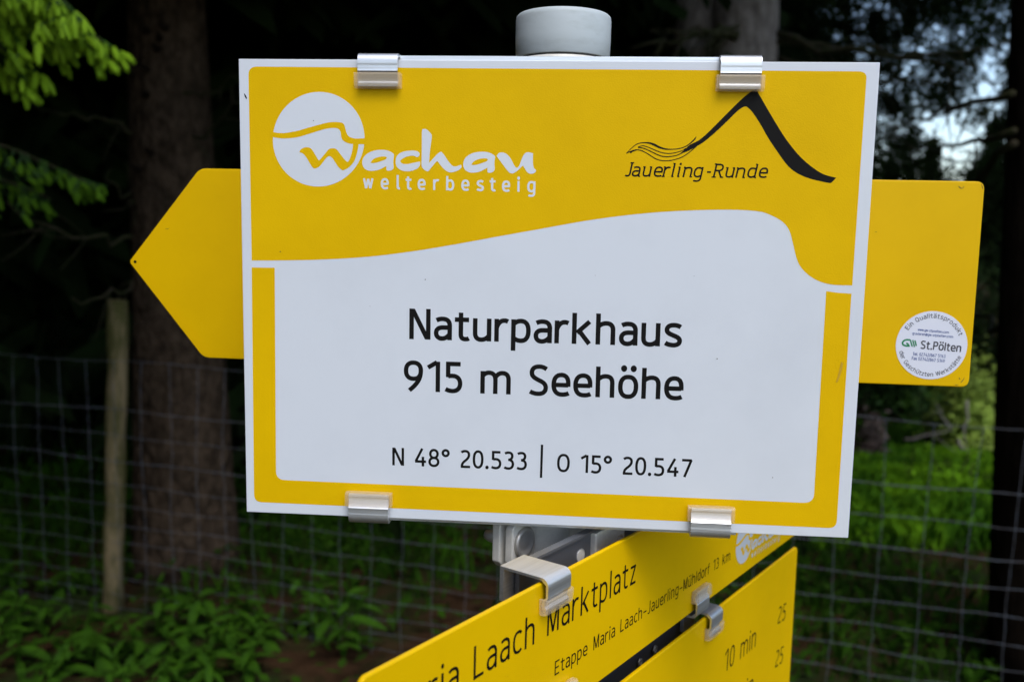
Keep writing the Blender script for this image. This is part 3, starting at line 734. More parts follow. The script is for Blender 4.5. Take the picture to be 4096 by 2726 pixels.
# ---------------------------------------------------------------- clips and bars (local x along the sign, y up, z out of the face)
def clip(parent, u0, u1, edge, top=True, back=-.030, over=.0037, drop=.0085, pad=.0095, proud=.0052, ridges=True):
    """spring clip hooked over a panel edge: aluminium hook plus a clear plastic sleeve on its lip"""
    s = 1 if top else -1; t = .0016
    y = lambda v: edge + s * v
    outer = [(back, y(-.018)), (back, y(over))]
    arc = [(proud - .0050 + .0050 * math.sin(a), over - .0050 + .0050 * math.cos(a)) for a in [i * math.pi / 2 / 7 for i in range(8)]]
    lip = [(proud, -drop * .45)] + [(proud - .0002 * (i % 2), -drop * .45 - drop * .55 * i / 5) for i in range(1, 5)] + [(proud - .0006, -drop), (proud - .0022, -drop - .0018), (proud - .0026, -drop - .0052), (proud - .0012, -drop - .0066), (proud - .0014, -drop - pad + .0012)]
    outer += [(n, y(v)) for n, v in arc] + [(n, y(v)) for n, v in lip]
    inner = [(proud - .0014 - t - .0002, lip[-1][1]), (proud - .0028 - t, -drop - .0050), (proud - .0024 - t, -drop - .0012), (proud - t, -drop + .0004), (proud - t, -.0005),
             (proud - .005, over - t), (back + t * 1.6, over - t), (back + t * 1.6, -.018)]
    prof = outer + [(n, y(v)) for n, v in inner]
    hook = MB(); hook.prism(prof, u0, u1)
    k = thing_part('clip', parent)
    hook.mb_name = 'hook'
    hook.build('hook', M_ALU, k, angle=35)
    e = .0022; p0, p1 = -drop - .0002, -drop - pad
    po = [(.0006, p0), (proud + .0004, p0), (proud + .0008, p0 - .001), (proud + .0002, p1 + .0012), (proud - .0008, p1), (.0010, p1)]
    w_ = MB()
    w_.prism([(n, y(v)) for n, v in po], u0 - e, u0 - .0001); w_.prism([(n, y(v)) for n, v in po], u1 + .0001, u1 + e)
    th = .0006
    w_.prism([(n, y(v)) for n, v in [(proud + .0004, p0), (proud + .0010, p0 - .001), (proud + .0004, p1 + .0010), (proud - .0004, p1 - .0002), (.0010, p1 - .0002), (.0010, p1 + th), (proud - .0010, p1 + th), (proud - .0002, p1 + .0016), (proud + .0004, p0 - .0012)]], u0 - .00005, u1 + .00005)
    w_.build('plastic_sleeve', M_CLEAR, k, angle=30)
    return k
def thing_part(name, parent):
    o = bpy.data.objects.new(name, None); sc.collection.objects.link(o); o.parent = parent; o.empty_display_size = .01; return o
def bar(parent, u0, u1, v0, v1, n0=-.0235, lip=.0085, m=None, name='mounting_bar', holes=()):
    """C shaped mounting rail behind a sign panel"""
    t = .002; prof = [(n0, v0), (n0, v1), (n0 + lip, v1), (n0 + lip, v1 - t), (n0 + t, v1 - t), (n0 + t, v0 + t), (n0 + lip, v0 + t), (n0 + lip, v0)]
    b = MB(); b.prism(prof, u0, u1); return b.build(name, m or M_ALU, parent)
def round_rect(u0, u1, v0, v1, r, n=5):
    o = []
    for cx, cy, a0 in ((u1 - r, v1 - r, 0), (u0 + r, v1 - r, 90), (u0 + r, v0 + r, 180), (u1 - r, v0 + r, 270)):
        for k in range(n + 1):
            a = math.radians(a0 + 90 * k / n); o.append((cx + r * math.cos(a), cy + r * math.sin(a)))
    return o
def slab(name, pts, t, m, parent, bevel=.0006):
    """panel with its face at z=0 and thickness t behind it"""
    n = len(pts); tri = tessellate_polygon([[Vector((x, y, 0)) for x, y in pts]])
    me_v = [(x, y, 0) for x, y in pts] + [(x, y, -t) for x, y in pts]
    fs = [tuple(range(n)), tuple(range(2 * n - 1, n - 1, -1))] + [(i, n + i, n + (i + 1) % n, (i + 1) % n) for i in range(n)]
    o = mesh(name, me_v, fs, m, parent)
    bm = bmesh.new(); bm.from_mesh(o.data); bmesh.ops.recalc_face_normals(bm, faces=bm.faces); bm.to_mesh(o.data); bm.free()
    b = o.modifiers.new('bevel', 'BEVEL'); b.width = bevel; b.segments = 2; b.limit_method = 'ANGLE'; b.angle_limit = math.radians(50)
    return o

# ---------------------------------------------------------------- main sign
S1 = thing('information_sign', 'large white and yellow sign reading Naturparkhaus 915 m Seehöhe, clipped high on the pole', 'sign', mtx=main.m)
slab('panel', [(PW / 2, PH / 2), (-PW / 2, PH / 2), (-PW / 2, -PH / 2), (PW / 2, -PH / 2)], .003, M_WHITE, S1, .0004)
H1, H2, H3 = .00006, .00012, .00018
def arc_c(c, p, q, n=5):               # rounded corner c between p and q (pixels)
    return [tuple(np.array(p) * (1 - t) ** 2 + np.array(c) * 2 * t * (1 - t) + np.array(q) * t * t) for t in [i / n for i in range(n + 1)]]
wave = [(1668, 484), (1740.7, 487.7), (1773.6, 497.4), (1800, 512.8), (1815.5, 532.6), (1823, 559), (1831.8, 594), (1842, 616), (1861.7, 636), (1888, 650.5), (1919, 657.6), (1960.8, 659)]
wave = [(579, 597), (650, 597), (750, 595), (850, 589), (950, 577), (1050, 561), (1150, 543), (1250, 525.5), (1350, 508), (1450, 495), (1550, 487)] + wave
wave = catmull(wave, closed=False, seg=4)
top = wave + arc_c((1992, 168), (1991, 184), (1972, 167.5), 6)[0:] + arc_c((568, 151), (588, 151.2), (568.6, 171), 6)
pr = Print(); pr.poly([mud(*q) for q in top], H1); pr.build('yellow_field', M_YEL, S1)
low = [(579, 613), (632, 614)] + arc_c((638.5, 1101), (638.3, 1081), (660, 1101.6), 6) + arc_c((1875, 1158), (1850, 1157), (1875.6, 1136), 6) + [(1901, 672), (1930, 676), (1959, 678)] + \
    arc_c((1927.6, 1215.6), (1928.3, 1197), (1909, 1215), 6) + arc_c((588, 1151.5), (606, 1152.2), (588, 1133), 6)
pr = Print(); pr.poly([mud(*q) for q in low], H1); pr.build('yellow_frame', M_YEL, S1)

def c5(pts): return [(1060 + x * .26781, 350 + y * .26781) for x, y in pts]
def c6(pts): return [(1400 + x * .33107, 500 + y * .33107) for x, y in pts]
def c7(pts): return [(2460 + x * .3905, 340 + y * .3905) for x, y in pts]
LOGO_CIRC = [(1271.6 + 183.5 * math.cos(a * math.pi / 36), 554.3 + 189.2 * math.sin(a * math.pi / 36)) for a in range(72)]
LOGO_WAVE = catmull(c5([(60, 640), (120, 655), (200, 668), (290, 668), (400, 650), (500, 630), (600, 600), (700, 572), (800, 545), (900, 520), (1000, 507), (1090, 510), (1140, 520), (1168, 545), (1185, 590), (1200, 650), (1225, 705), (1270, 738), (1340, 755), (1420, 753), (1500, 752)]), False) + \
    catmull(c5([(1500, 841), (1440, 841), (1385, 840), (1290, 835), (1220, 820), (1170, 795), (1140, 765), (1125, 720), (1118, 660), (1095, 620), (1060, 600), (1000, 595), (930, 602), (850, 620), (750, 650), (620, 690), (500, 725), (400, 742), (290, 750), (200, 745), (105, 730), (60, 720)]), False)
LOGO_W = catmull(c5([(505, 955), (515, 925), (545, 900), (590, 883), (640, 885), (680, 905), (710, 945), (755, 1020), (787, 1072), (805, 1076), (840, 1035), (890, 975), (930, 925), (960, 905), (1000, 900), (1040, 905), (1080, 940), (1130, 1005), (1180, 1065), (1215, 1100), (1235, 1100), (1260, 1050), (1285, 970), (1300, 890), (1303, 825), (1386, 825), (1380, 900), (1360, 990), (1325, 1090), (1280, 1150), (1230, 1195), (1185, 1220), (1155, 1228), (1120, 1210), (1080, 1170), (1040, 1110), (1000, 1050), (965, 1020), (940, 1018), (900, 1050), (850, 1115), (810, 1165), (770, 1190), (735, 1200), (705, 1185), (670, 1140), (620, 1055), (580, 1000), (545, 970), (520, 962)]), True, 3)
LA = [c6(q) for q in (
    [(140, 440), (155, 390), (195, 345), (260, 312), (340, 296), (420, 298), (480, 318), (522, 350), (518, 400), (515, 450), (520, 505), (505, 535), (470, 548), (438, 545), (432, 520), (435, 490), (400, 508), (340, 535), (275, 548), (215, 545), (170, 520), (148, 485)],
    [(545, 440), (552, 385), (590, 340), (650, 315), (730, 305), (790, 310), (825, 328), (832, 355), (820, 378), (795, 383), (770, 370), (730, 368), (680, 378), (630, 400), (598, 430), (610, 452), (640, 466), (690, 468), (750, 455), (800, 445), (840, 440), (838, 480), (815, 515), (770, 540), (710, 555), (650, 553), (600, 535), (562, 505), (547, 470)],
    [(862, 60), (885, 45), (915, 50), (950, 80), (978, 120), (975, 180), (965, 260), (955, 350), (948, 455), (990, 410), (1040, 355), (1080, 325), (1100, 325), (1130, 360), (1170, 420), (1210, 470), (1240, 495), (1280, 498), (1320, 482), (1338, 482), (1340, 510), (1310, 540), (1260, 562), (1210, 570), (1170, 560), (1130, 530), (1085, 480), (1055, 440), (1035, 442), (1000, 480), (960, 530), (940, 555), (915, 553), (885, 530), (862, 500), (858, 450), (860, 300), (860, 150)],
    [(1362, 465), (1375, 415), (1415, 370), (1480, 338), (1560, 323), (1640, 326), (1700, 345), (1745, 378), (1740, 430), (1738, 480), (1742, 530), (1725, 562), (1690, 577), (1658, 572), (1655, 545), (1655, 515), (1620, 533), (1560, 562), (1495, 574), (1435, 570), (1390, 545), (1367, 510)],
    [(1765, 375), (1790, 340), (1825, 332), (1870, 342), (1910, 375), (1945, 425), (1975, 485), (2000, 515), (2020, 515), (2045, 480), (2065, 420), (2090, 365), (2120, 335), (2160, 332), (2203, 345), (2203, 400), (2203, 460), (2215, 520), (2240, 545), (2235, 570), (2205, 588), (2170, 590), (2135, 570), (2105, 525), (2085, 490), (2060, 510), (2020, 550), (1970, 582), (1930, 582), (1895, 550), (1850, 490), (1805, 430)])]
HOLES = [c6(q) for q in ([(240, 450), (265, 415), (310, 390), (370, 376), (420, 377), (440, 388), (425, 410), (380, 428), (320, 448), (270, 455)],
                         [(1458, 478), (1485, 442), (1530, 418), (1590, 403), (1640, 404), (1660, 416), (1645, 437), (1600, 455), (1540, 475), (1490, 483)])]
WELT = [('w', 215, 765), ('e', 415, 768), ('L2', 582, 772), ('t', 703, 775), ('e', 860, 778), ('r', 1035, 783), ('b', 1205, 787), ('e', 1388, 790), ('s', 1567, 795), ('t', 1718, 798), ('e', 1880, 803), ('i', 2030, 806), ('g', 2185, 810)]
def logo(parent, f, scale, white, h0=.00012):
    pr = Print(); pr.poly([f(*q) for q in LOGO_CIRC], h0); 
    for q in LA: pr.poly([f(*p) for p in catmull(q, True, 3)], h0)
    cap = 41 / .74 * scale
    for ch, x, y in WELT:
        g = GL[ch][0]; o_ = f(1400 + x * .33107, 500 + y * .33107); sx = cap / 100 * .93
        put_glyph(pr, ch, lambda a, b: (o_[0] + (a - g / 2) * sx, o_[1] + b * cap / 100), 15.5, h0, cap / 100)
    pr.build('logo', white, parent)
    pr = Print(); pr.poly([f(*q) for q in LOGO_WAVE], h0 + .00005); pr.build('logo_wave', M_YEL, parent); pr = Print(); pr.poly([f(*q) for q in LOGO_W], h0 + .00006)
    for q in HOLES: p2 = Print(); p2.poly([f(*p) for p in catmull(q, True, 3)], h0 + .00005); p2.build('letter_counter', M_YEL, parent)
    return pr
pxm = (Vector(muv(1900, 700)) - Vector(muv(1400, 700))).length / 500
logo(S1, muv, pxm, M_WHITE).build('logo_cutout', M_YEL, S1)

# mountain emblem and its lettering
pr = Print()
mt = catmull(c7([(1435, 55), (1520, 200), (1620, 370), (1720, 530), (1800, 640), (1890, 745), (1990, 835), (2090, 905), (2170, 940), (2260, 962), (2215, 1008), (2185, 1015), (2090, 995), (1990, 970), (1900, 935), (1830, 895), (1770, 845), (1710, 770), (1640, 670), (1560, 550), (1480, 410), (1400, 290), (1350, 240), (1328, 230), (1290, 243), (1230, 290), (1150, 370), (1050, 465), (960, 545), (890, 600), (830, 635), (760, 675), (700, 700), (655, 712), (700, 675), (760, 620), (850, 575), (940, 500), (1040, 400), (1150, 290), (1250, 190), (1340, 110), (1400, 70)]), True, 3)
pr.poly([muv(*q) for q in mt], H2)
sw = pxm * .3905
for i, (pts_, wds) in enumerate((
    ([(110, 705), (160, 655), (220, 610), (290, 597), (350, 602), (400, 620), (450, 645), (510, 662), (570, 665), (640, 660), (710, 640), (770, 600), (810, 560), (825, 535)], [3, 6, 7, 9, 15, 19, 17, 12, 8, 8, 8, 10, 12, 3]),
    ([(230, 640), (280, 628), (340, 645), (420, 680), (480, 700), (545, 708), (610, 700), (680, 680), (720, 655)], 7),
    ([(230, 645), (290, 655), (360, 685), (430, 720), (500, 740), (570, 738), (640, 722), (700, 690)], 8),
    ([(110, 705), (140, 690), (200, 670), (260, 675), (330, 710), (400, 755), (460, 778), (530, 782), (600, 772), (680, 745), (750, 700), (820, 640), (870, 590)], 7),
    ([(150, 700), (175, 682), (215, 668)], 11))):
    cp = catmull(c7(pts_), False, 4)
    wl = [np.interp(k / (len(cp) - 1) * (len(pts_) - 1), range(len(pts_)), wds if hasattr(wds, '__len__') else [wds] * len(pts_)) * sw * 1.15 for k in range(len(cp))]
    pr.ribbon([muv(*q) for q in cp], wl, H2 + .00002 * (i + 1))
pr.build('mountain_emblem', M_BLACK, S1)
pr = Print()
JR = [('J', 132, 942), ('a', 212, 943), ('u', 322, 945), ('e', 437, 946), ('r', 522, 947), ('l', 588, 948), ('i', 648, 949), ('n', 740, 951), ('g', 845, 953), ('-', 955, 954), ('R', 1052, 956), ('u', 1170, 958), ('n', 1280, 960), ('d', 1395, 960), ('e', 1512, 961)]
capj = 135 * sw
for ch, x, y in JR:
    g = GL[ch][0]; o_ = muv(*c7([(x, y)])[0]); sx = capj / 100 * (1.12 if ch in 'auenrgd' else 1.0)
    if ch == 'R': sx *= 1.1
    put_glyph(pr, ch, lambda a, b: (o_[0] + (a - g / 2) * sx + .19 * (b - 37) * capj / 100, o_[1] + b * capj / 100), 12.5 if ch != '-' else 13, H2, capj / 100)
    feet = {'J': [(22, 100, 48)], 'u': [(-4, 71, 12), (39, 71, 52)], 'r': [(-4, 3, 16), (-4, 71, 8)], 'l': [(-5, 97, 8), (4, 3, 16)], 'i': [(-5, 71, 8), (4, 3, 16)], 'n': [(-4, 71, 8), (51, 3, 62)], 'R': [(-8, 3, 20), (-6, 97, 8), (50, 3, 68)], 'd': [(42, 97, 52), (52, 3, 62)], 'a': [(48, 3, 58)]}
    for k, (a0, b0, a1) in enumerate(feet.get(ch, [])):
        pr.ribbon([(o_[0] + (a - g / 2) * sx + .19 * (b0 - 37) * capj / 100, o_[1] + b0 * capj / 100) for a in (a0, a1)], 9 * capj / 100, H2 + .00008 + k * .000015)
pr.build('emblem_lettering', M_BLACK, S1)

# main lettering
def hgt(x, y, px): return (Vector(muv(x, y)) - Vector(muv(x, y - px))).length
pr = Print(); text(pr, 'Naturparkhaus', muv(1640.5, 1354), muv(2727.5, 1389), hgt(2100, 1370, 123.3), 14.5, H1)
pr.build('lettering', M_BLACK, S1)
pr = Print(); text(pr, '915 m Seehöhe', muv(1620, 1561), muv(2734, 1600.5), hgt(2100, 1575, 122), 14.5, H1, sp=46)
pr.build('lettering', M_BLACK, S1)
pr = Print(); text(pr, 'N 48° 20.533', muv(1575.3, 1857.3), muv(2112, 1878), hgt(1850, 1867, 71), 13.8, H1, sp=46)
pr.build('lettering', M_BLACK, S1)
pr = Print(); text(pr, 'O 15° 20.547', muv(2232.8, 1884.5), muv(2771, 1909), hgt(2500, 1895, 71), 13.8, H1, sp=46)
pr.build('lettering', M_BLACK, S1)
pr = Print(); pr.ribbon([muv(2173, 1777), muv(2169.5, 1909)], 9.6 * pxm, H1); pr.build('divider', M_BLACK, S1)
pr = Print()
for x, y, rr in ((645, 577, 1.6), (979, 642, 1.5), (1651, 826, 1.6), (1780, 1099, 1.3), (712 * .154 + 609.7, 487 * .154 + 201, 1.3), (1597, 636, .8), (852, 703, .8), (1370, 634, .7)):
    c_ = mud(x, y); pr.disc(c_, rr * KD * pxm, H3 + .0001, 8, rr * KD * pxm * .7)
pr.build('dirt_speck', M_SPECK, S1)
pr = Print(); pr.ribbon([mud(559, 213), mud(562, 219), mud(565, 225)], [.0003, .0010, .0007], H3); pr.build('dead_fly', M_BLACK, S1)
pr = Print(); pr.poly([mud(*q) for q in catmull([(1936, 834), (1941, 838), (1938, 852), (1934, 866), (1928, 880), (1924, 881), (1928, 868), (1932, 852)], True, 2)], H3); pr.build('smudge', mat('smudge', (.62, .36, .01), .7), S1)
def clip_px(P, par, x0, x1, y, edge, top, f=None, **k):
    a, b = (f or (lambda q, w_: mud(q, w_)))(x0, y), (f or (lambda q, w_: mud(q, w_)))(x1, y); clip(par, a[0], b[0], edge, top, **k)
clip_px(main, S1, 824, 915, 150, PH / 2, True)
clip_px(main, S1, 1653, 1747, 165, PH / 2, True)
clip_px(main, S1, 810, 900, 1180, -PH / 2, False, over=.0036)
clip_px(main, S1, 1591, 1682, 1208, -PH / 2, False, over=.0036)
b0 = mud(842, 130)[0]; b1 = mud(1749, 135)[0]
mb = MB(); t_ = .002
for (v0, v1) in ((PH / 2 - .034, PH / 2 + .0032), (-PH / 2 - .0025, -PH / 2 + .032)):
    n0 = -.0285; prof = [(n0, v0), (n0, v1), (-.0036, v1), (-.0036, v1 - .010), (-.0056, v1 - .010), (-.0056, v1 - t_), (n0 + t_, v1 - t_), (n0 + t_, v0 + t_), (-.0056, v0 + t_), (-.0056, v0 + .010), (-.0036, v0 + .010), (-.0036, v0)]
    b_ = MB(); b_.prism(prof, b0, b1); b_.build('mounting_bar', M_ALU, S1)

# ---------------------------------------------------------------- arrow sign seen from behind
ya = .102
arrow = Plane((POLE.x, .705, EYE), (math.cos(ya), -math.sin(ya), 0), (0, 0, 1))
def aud(x, y): return arrow.uv(x * KD, y * KD)
S2 = thing('arrow_sign', 'blank yellow arrow sign pointing left behind the big sign, round sticker at its right', 'sign', mtx=arrow.m)
def rounded(pts, r, n=5):
    o = []; m_ = len(pts)
    for i, c_ in enumerate(pts):
        c_ = Vector(c_); a = Vector(pts[i - 1]); b = Vector(pts[(i + 1) % m_]); rr = r[i]
        p0, p1 = c_ + (a - c_).normalized() * rr, c_ + (b - c_).normalized() * rr
        o += [tuple(p0 * (1 - t) ** 2 + c_ * 2 * t * (1 - t) + p1 * t * t) for t in [k / n for k in range(n + 1)]]
    return o
out = [aud(296.5, 602), aud(468, 822.5), aud(2229, 890.5), aud(2266.5, 417.5), aud(459, 387.5)]
slab('panel', rounded(out, [.003, .005, .006, .006, .005]), .003, M_YELP, S2, .0007)
cs = arrow.uv(3450 + 962 * .28694, 1150 + 800 * .28694)
e1 = arrow.uv(3450 + 1469 * .28694, 1150 + 800 * .28694)[0]; e0 = arrow.uv(3450 + 455 * .28694, 1150 + 800 * .28694)[0]
t1 = arrow.uv(3450 + 962 * .28694, 1150 + 333 * .28694)[1]; t0 = arrow.uv(3450 + 962 * .28694, 1150 + 1268 * .28694)[1]
rs = ((e1 - e0) + (t1 - t0)) / 4; cs = ((e0 + e1) / 2, (t0 + t1) / 2)
pr = Print(); pr.disc(cs, rs, .0002, 72); pr.build('sticker', M_STICK, S2); STK = sc.objects[-1] if False else bpy.data.objects['sticker']
def sk(x, y): return (cs[0] + x * rs, cs[1] + y * rs)
def arc_text(pr, s, r0, a0, a1, cap, wd, top=True, sp=46):
    xs, end = text_width(s, 2, sp)
    for ch, x in zip(s.replace(' ', ''), xs):
        g = GL[ch][0]; f = (x + g / 2) / end; a = math.radians(a0 + (a1 - a0) * f); sx = abs(math.radians(a1 - a0)) * r0 / end
        c_, s_ = math.cos(a), math.sin(a); up = (c_, s_) if top else (-c_, -s_); rt = (s_, -c_) if top else (-s_, c_)
        put_glyph(pr, ch, lambda p, q: sk(c_ * r0 + rt[0] * (p - g / 2) * sx + up[0] * q * cap / 100, s_ * r0 + rt[1] * (p - g / 2) * sx + up[1] * q * cap / 100), wd, .0003, cap / 100 * rs)
pr = Print()
arc_text(pr, 'Ein Qualitätsprodukt', .80, 149, 22, .135, 12)
arc_text(pr, 'der Geschützten Werkstätte', .915, 193, 340, .125, 12, False)
pr.build('lettering', M_GREY, S2)
def stxt(s, x0, x1, y0, y1, cap, m, wd=13, name='lettering'):
    pr = Print(); fx = lambda x: (x - 962) / 507; fy = lambda y: -(y - 800) / 467
    text(pr, s, sk(fx(x0), fy(y0)), sk(fx(x1), fy(y1)), cap / 467 * rs, wd, .0003); pr.build(name, m, S2)
stxt('St.Pölten', 806, 1382, 850, 878, 112, M_GREY, 16)
stxt('www.gw-stpoelten.com', 752, 1192, 606, 632, 34, M_BLUE, 15)
stxt('gravieren@gw-stpoelten.com', 678, 1256, 660, 690, 34, M_BLUE, 15)
stxt('Tel. 02742/867 5143', 706, 1170, 945, 965, 44, M_BLUE, 15)
stxt('Fax 02742/867 5149', 696, 1165, 1005, 1030, 44, M_BLUE, 15)
pr = Print(); fx = lambda x, y: sk((x - 962) / 507, -(y - 800) / 467)
pr.ribbon([fx(*q) for q in catmull([(655, 735), (600, 735), (565, 750), (550, 775), (560, 805), (600, 818), (640, 818), (622, 790), (600, 783)], False, 4)], 24 / 507 * rs, .0003)
for k, (a, b) in enumerate((((655, 732), (690, 826)), ((690, 735), (722, 828)), ((722, 738), (748, 815)))): pr.ribbon([fx(*a), fx(*b)], 18 / 507 * rs, .0003 + .00002 * (k + 1))
pr.build('green_emblem', M_GREEN, S2)
pr = Print()
for a_, b_, w_ in (((2205, 428), (2213, 434), .0006), ((2213, 434), (2218, 428), .0004), ((2258, 423), (2262, 436), .0005), ((2195, 884), (2206, 884), .0003), ((2210, 880), (2219, 868), .0005), ((2206, 868), (2209, 872), .0005), ((2013, 533), (2018, 533), .0003), ((380, 526), (390, 525), .0003)):
    pr.ribbon([aud(*a_), aud((a_[0] + b_[0]) / 2, (a_[1] + b_[1]) / 2 + 1), aud(*b_)], [w_ * .4, w_, w_ * .3], .0002)
pr.build('scratch', M_SPECK, S2)
hl = aud(311, 602); mb = MB(); vs, fs = lathe([(.0012, -.001), (.0012, .0002), (.0003, .0003)], 12); o = mesh('rivet_hole', vs, fs, M_INK, S2); o.location = (hl[0], hl[1], 0)
bb_ = MB(); bb_.prism([(-.030, -.045), (-.030, -.010), (-.0035, -.010), (-.0035, -.045)], -.12, .12); bb_.build('mounting_bar', M_ALUM, S2)

# ---------------------------------------------------------------- lower destination signs
a2 = .630; d2v = .285
u2 = Vector((math.sin(a2), math.cos(a2), 0)); n2 = Vector((math.cos(a2), -math.sin(a2), 0))
org = n2 * (-d2v); org = org + u2 * (Vector((POLE.x, POLE.y, 0)) - org).dot(u2); org.z = EYE
low2 = Plane(org, u2, (0, 0, 1))
def lud(x, y, n=0): return low2.uv(x * KD, y * KD, n)
def luf(x, y, n=0): return low2.uv(x, y, n)
v_top = (lud(900, 1531.5)[1] + lud(1450, 1228.5)[1]) / 2
v_bot = (lud(1420, 1544)[1] + lud(1700, 1321)[1]) / 2
u_l = luf(1440, 2712)[0]; u_r = lud(1870, 1130)[0]
L2m = low2.m.copy(); 
S3_ = thing('direction_sign', 'yellow direction sign reading Maria Laach Marktplatz, receding to the right under the big sign', 'sign', mtx=low2.m)
slab('panel', round_rect(u_l, u_r, v_bot, v_top, .005), .003, M_YELP, S3_, .0009)
pr = Print(); L0 = luf(1892, 2719); L1 = luf(2541.4, 2329.5)
text(pr, 'Laach Marktplatz', L0, L1, (Vector(luf(2448, 2387.5)) - Vector(luf(2450, 2279))).length, 9.5, .0002, prefix='Maria ', sp=56, track=5); pr.build('lettering', M_INK, S3_)
pr = Print(); E0 = luf(2217, 2701); E1 = luf(2919, 2238)
text(pr, 'Etappe Maria Laach–Jauerling–Mühldorf 13 km', E0, E1, (Vector(luf(2217, 2701)) - Vector(luf(2216, 2645))).length, 10, .0002, sp=62, track=5); pr.build('lettering', M_INK, S3_)
# small logo: disc centre and size read off the photograph
lc = luf(2500 + 905 / 1.898, 1900 + 520 / 1.898); lb = luf(2500 + 900 / 1.898, 1900 + 662 / 1.898)
rr = .0190
def small(x, y): return (lc[0] + (x - 1271.6) / 186 * rr, lb[1] + rr - (y - 554.3) / 189 * rr)
M_SIL = mat('silver_film', (.62, .64, .66), .35)
logo(S3_, small, rr / 186, M_SIL).build('logo_cutout', M_YELP, S3_)
clip_kw = dict(back=-.030)
c_a = luf(2187, 2325, .004)[0]; c_b = luf(2279, 2276, .004)[0]
clip(S3_, c_a, c_b, v_top, True)
clip(S3_, c_a + .250, c_b + .250, v_top, True)
c_a = luf(2787, 2380, .004)[0]; clip(S3_, c_a, c_a + .0225, v_bot, False, over=.004)
c_a2 = luf(2216, 2726, .004)[0]; clip(S3_, c_a2, c_a2 + .0235, v_bot, False, over=.004)
bu0 = luf(2060, 2262, -.027)[0]
def plate(parent, u0, u1, v0, v1, n0=-.0265, t=.003, name='mounting_bar', m=None, holes=()):
    b_ = MB(); b_.prism([(n0, v0), (n0, v1), (n0 + .0055, v1), (n0 + .0055, v1 - .0018), (n0 + t, v1 - .0018), (n0 + t, v0 + .0018), (n0 + .0055, v0 + .0018), (n0 + .0055, v0)], u0, u1)
    return b_.build(name, m or M_STEEL, parent)
plate(S3_, bu0, bu0 + .26, v_top - .034, v_top + .0035)
plate(S3_, bu0 + .01, u_r - .05, v_bot - .004, v_bot + .034)
def nut(parent, u, v, n, r=.0055, h=.005, name='nut'):
    b_ = MB(); b_.v = []; k = 6
    vs, fs = lathe([(r, 0), (r, h * .8), (r * .85, h)], 6); o = mesh(name, vs, fs, M_BOLT, parent); o.location = (u, v, n)
    vs, fs = lathe([(r * .5, 0), (r * .5, h * 1.7), (r * .4, h * 1.9)], 12); q = mesh('bolt_end', vs, fs, M_BOLT, o, True); return o
q = luf(2457, 2155, -.0235); nut(S3_, q[0], q[1], -.0235)
q = luf(2322, 2222, -.0235)
vs, fs = lathe([(.0052, -.0001), (.0052, .0003), (.0048, .00045)], 20); o = mesh('hole_rim', vs, fs, M_ALU, S3_); o.location = (q[0], q[1], -.0235)
vs, fs = lathe([(.0045, 0), (.0045, .0007)], 20); o = mesh('hole', vs, fs, M_ALUM, S3_); o.location = (q[0] - .0004, q[1], -.0235)
for x, y in ((2558, 2645), (2618, 2595)):
    q = luf(x, y, -.0235); vs, fs = lathe([(.0033, 0), (.0031, .0012), (.0018, .0018), (.0015, .0006)], 16); o = mesh('screw', vs, fs, M_BOLT, S3_, True); o.location = (q[0], q[1], -.0235)

v3 = (lud(1490, 1528)[1] + lud(1780, 1296.5)[1]) / 2
u3r = lud(1827, 1400)[0]
S4 = thing('direction_sign', 'lower yellow direction sign showing 10 min and 25, cut off by the bottom edge', 'sign', mtx=low2.m)
slab('panel', round_rect(luf(1500, 3300)[0] - .05, u3r, v3 - .30, v3, .006), .003, M_YELP, S4, .0009)
def low_text(s, x0, y0, x1, y1, cap_px, wd=8.5, dv=0.0, sp=56, track=4):
    a, b = luf(x0, y0), luf(x1, y1); cp = (Vector(a) - Vector(luf(x0, y0 - cap_px))).length
    pr = Print(); text(pr, s, (a[0], a[1] - dv), (b[0], b[1] - dv), cp, wd, .0002, sp=sp, track=track); pr.build('lettering', M_INK, S4)
low_text('10 min', 2895, 2690, 3021, 2582, 84)
low_text('25', 3109, 2496, 3139, 2476, 65, 9)
dv = luf(3109.9, 2494.4)[1] - luf(3105, 2663)[1]
low_text('25', 3109, 2496, 3139, 2476, 65, 9, dv)
low_text('min', 2955, 2638, 3021, 2582, 78, 8.5, dv)
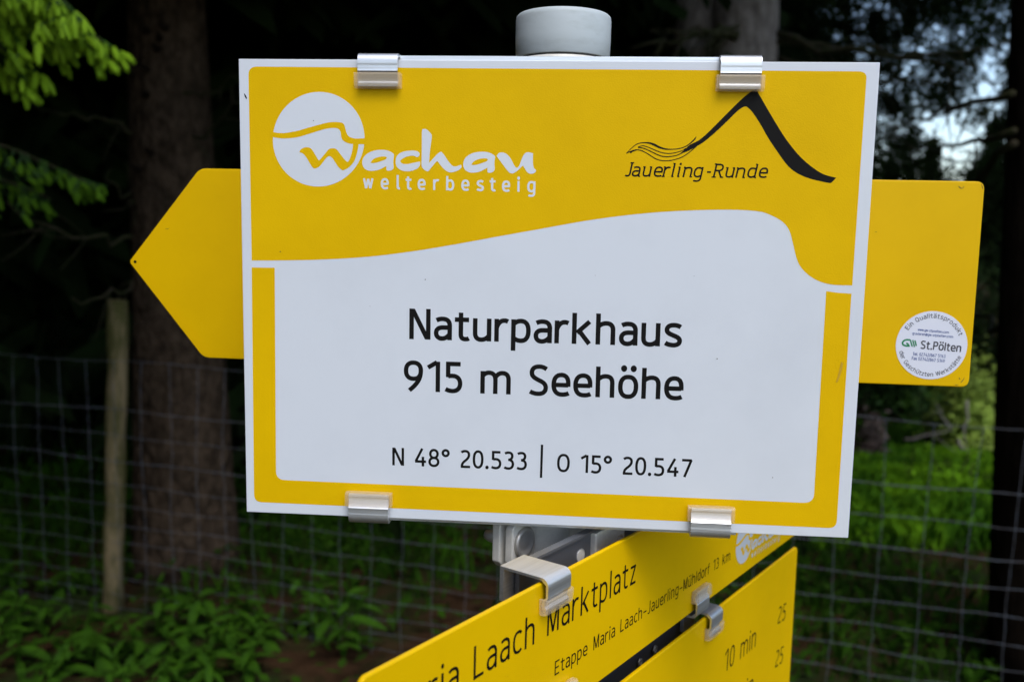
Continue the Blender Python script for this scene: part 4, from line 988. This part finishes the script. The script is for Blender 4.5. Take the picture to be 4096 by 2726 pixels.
c_a = luf(2841, 2490, .004)[0]; clip(S4, c_a, c_a + .0225, v3, True, back=-.022)
plate(S4, bu0 + .0, c_a + .016, v3 - .034, v3 + .0025, n0=-.0285)

# ---------------------------------------------------------------- pole clamp holding the lower signs
cl = thing('pole_clamp', 'metal two piece clamp with a round bolt head on the pole under the big sign', 'clamp', loc=(POLE.x, POLE.y, at(1200, 1238, .62).z))
cl.rotation_euler = (0, 0, math.atan2(u2.y, u2.x))      # local x along the lower signs, -y out of their face
vs, fs = lathe([(.0288, -.022), (.0320, -.0215), (.0320, .0215), (.0288, .022)], 40); mesh('band', vs, fs, M_ALUM, cl, True).data.set_sharp_from_angle(angle=.6)
def oct_plate(y0, y1, x0, x1, z0, z1, ch):
    pf = [(x0, z0 + ch), (x0, z1 - ch), (x0 + ch, z1), (x1, z1), (x1, z0), (x0 + ch, z0)]
    b_ = MB(); b_.add([(x, y0, z) for x, z in pf] + [(x, y1, z) for x, z in pf], [tuple(range(6)), tuple(range(11, 5, -1))] + [(i, 6 + i, 6 + (i + 1) % 6, (i + 1) % 6) for i in range(6)]); return b_
oct_plate(-.0078, -.0016, -.057, -.028, -.0150, .0205, .006).build('flange', M_ALUM, cl, bevel=.0008)
oct_plate(.0022, .0086, -.058, -.028, -.0150, .0205, .005).build('flange', M_ALUM, cl, bevel=.0008)
vs, fs = lathe([(.0095, 0), (.0098, .0022), (.0085, .0030), (.0070, .0026), (.0060, .0012), (.0035, .0014), (.001, .0020)], 28)
o = mesh('bolt_head', vs, fs, M_BOLT, cl, True); o.location = (-.0445, -.0078, .003); o.scale = (1.1, 1.1, 1); o.rotation_euler = (math.pi / 2, 0, 0)
vs, fs = lathe([(.0045, 0), (.0045, .009), (.0035, .0125), (.001, .0140)], 18)
o = mesh('bolt_end', vs, fs, M_BOLT, cl, True); o.location = (-.048, .0086, .003); o.rotation_euler = (-math.pi / 2, 0, 0)
b_ = MB(); b_.box((.0, -.040, 0), (.040, .0225, .024)); b_.build('spacer', M_ALUM, cl, bevel=.001)
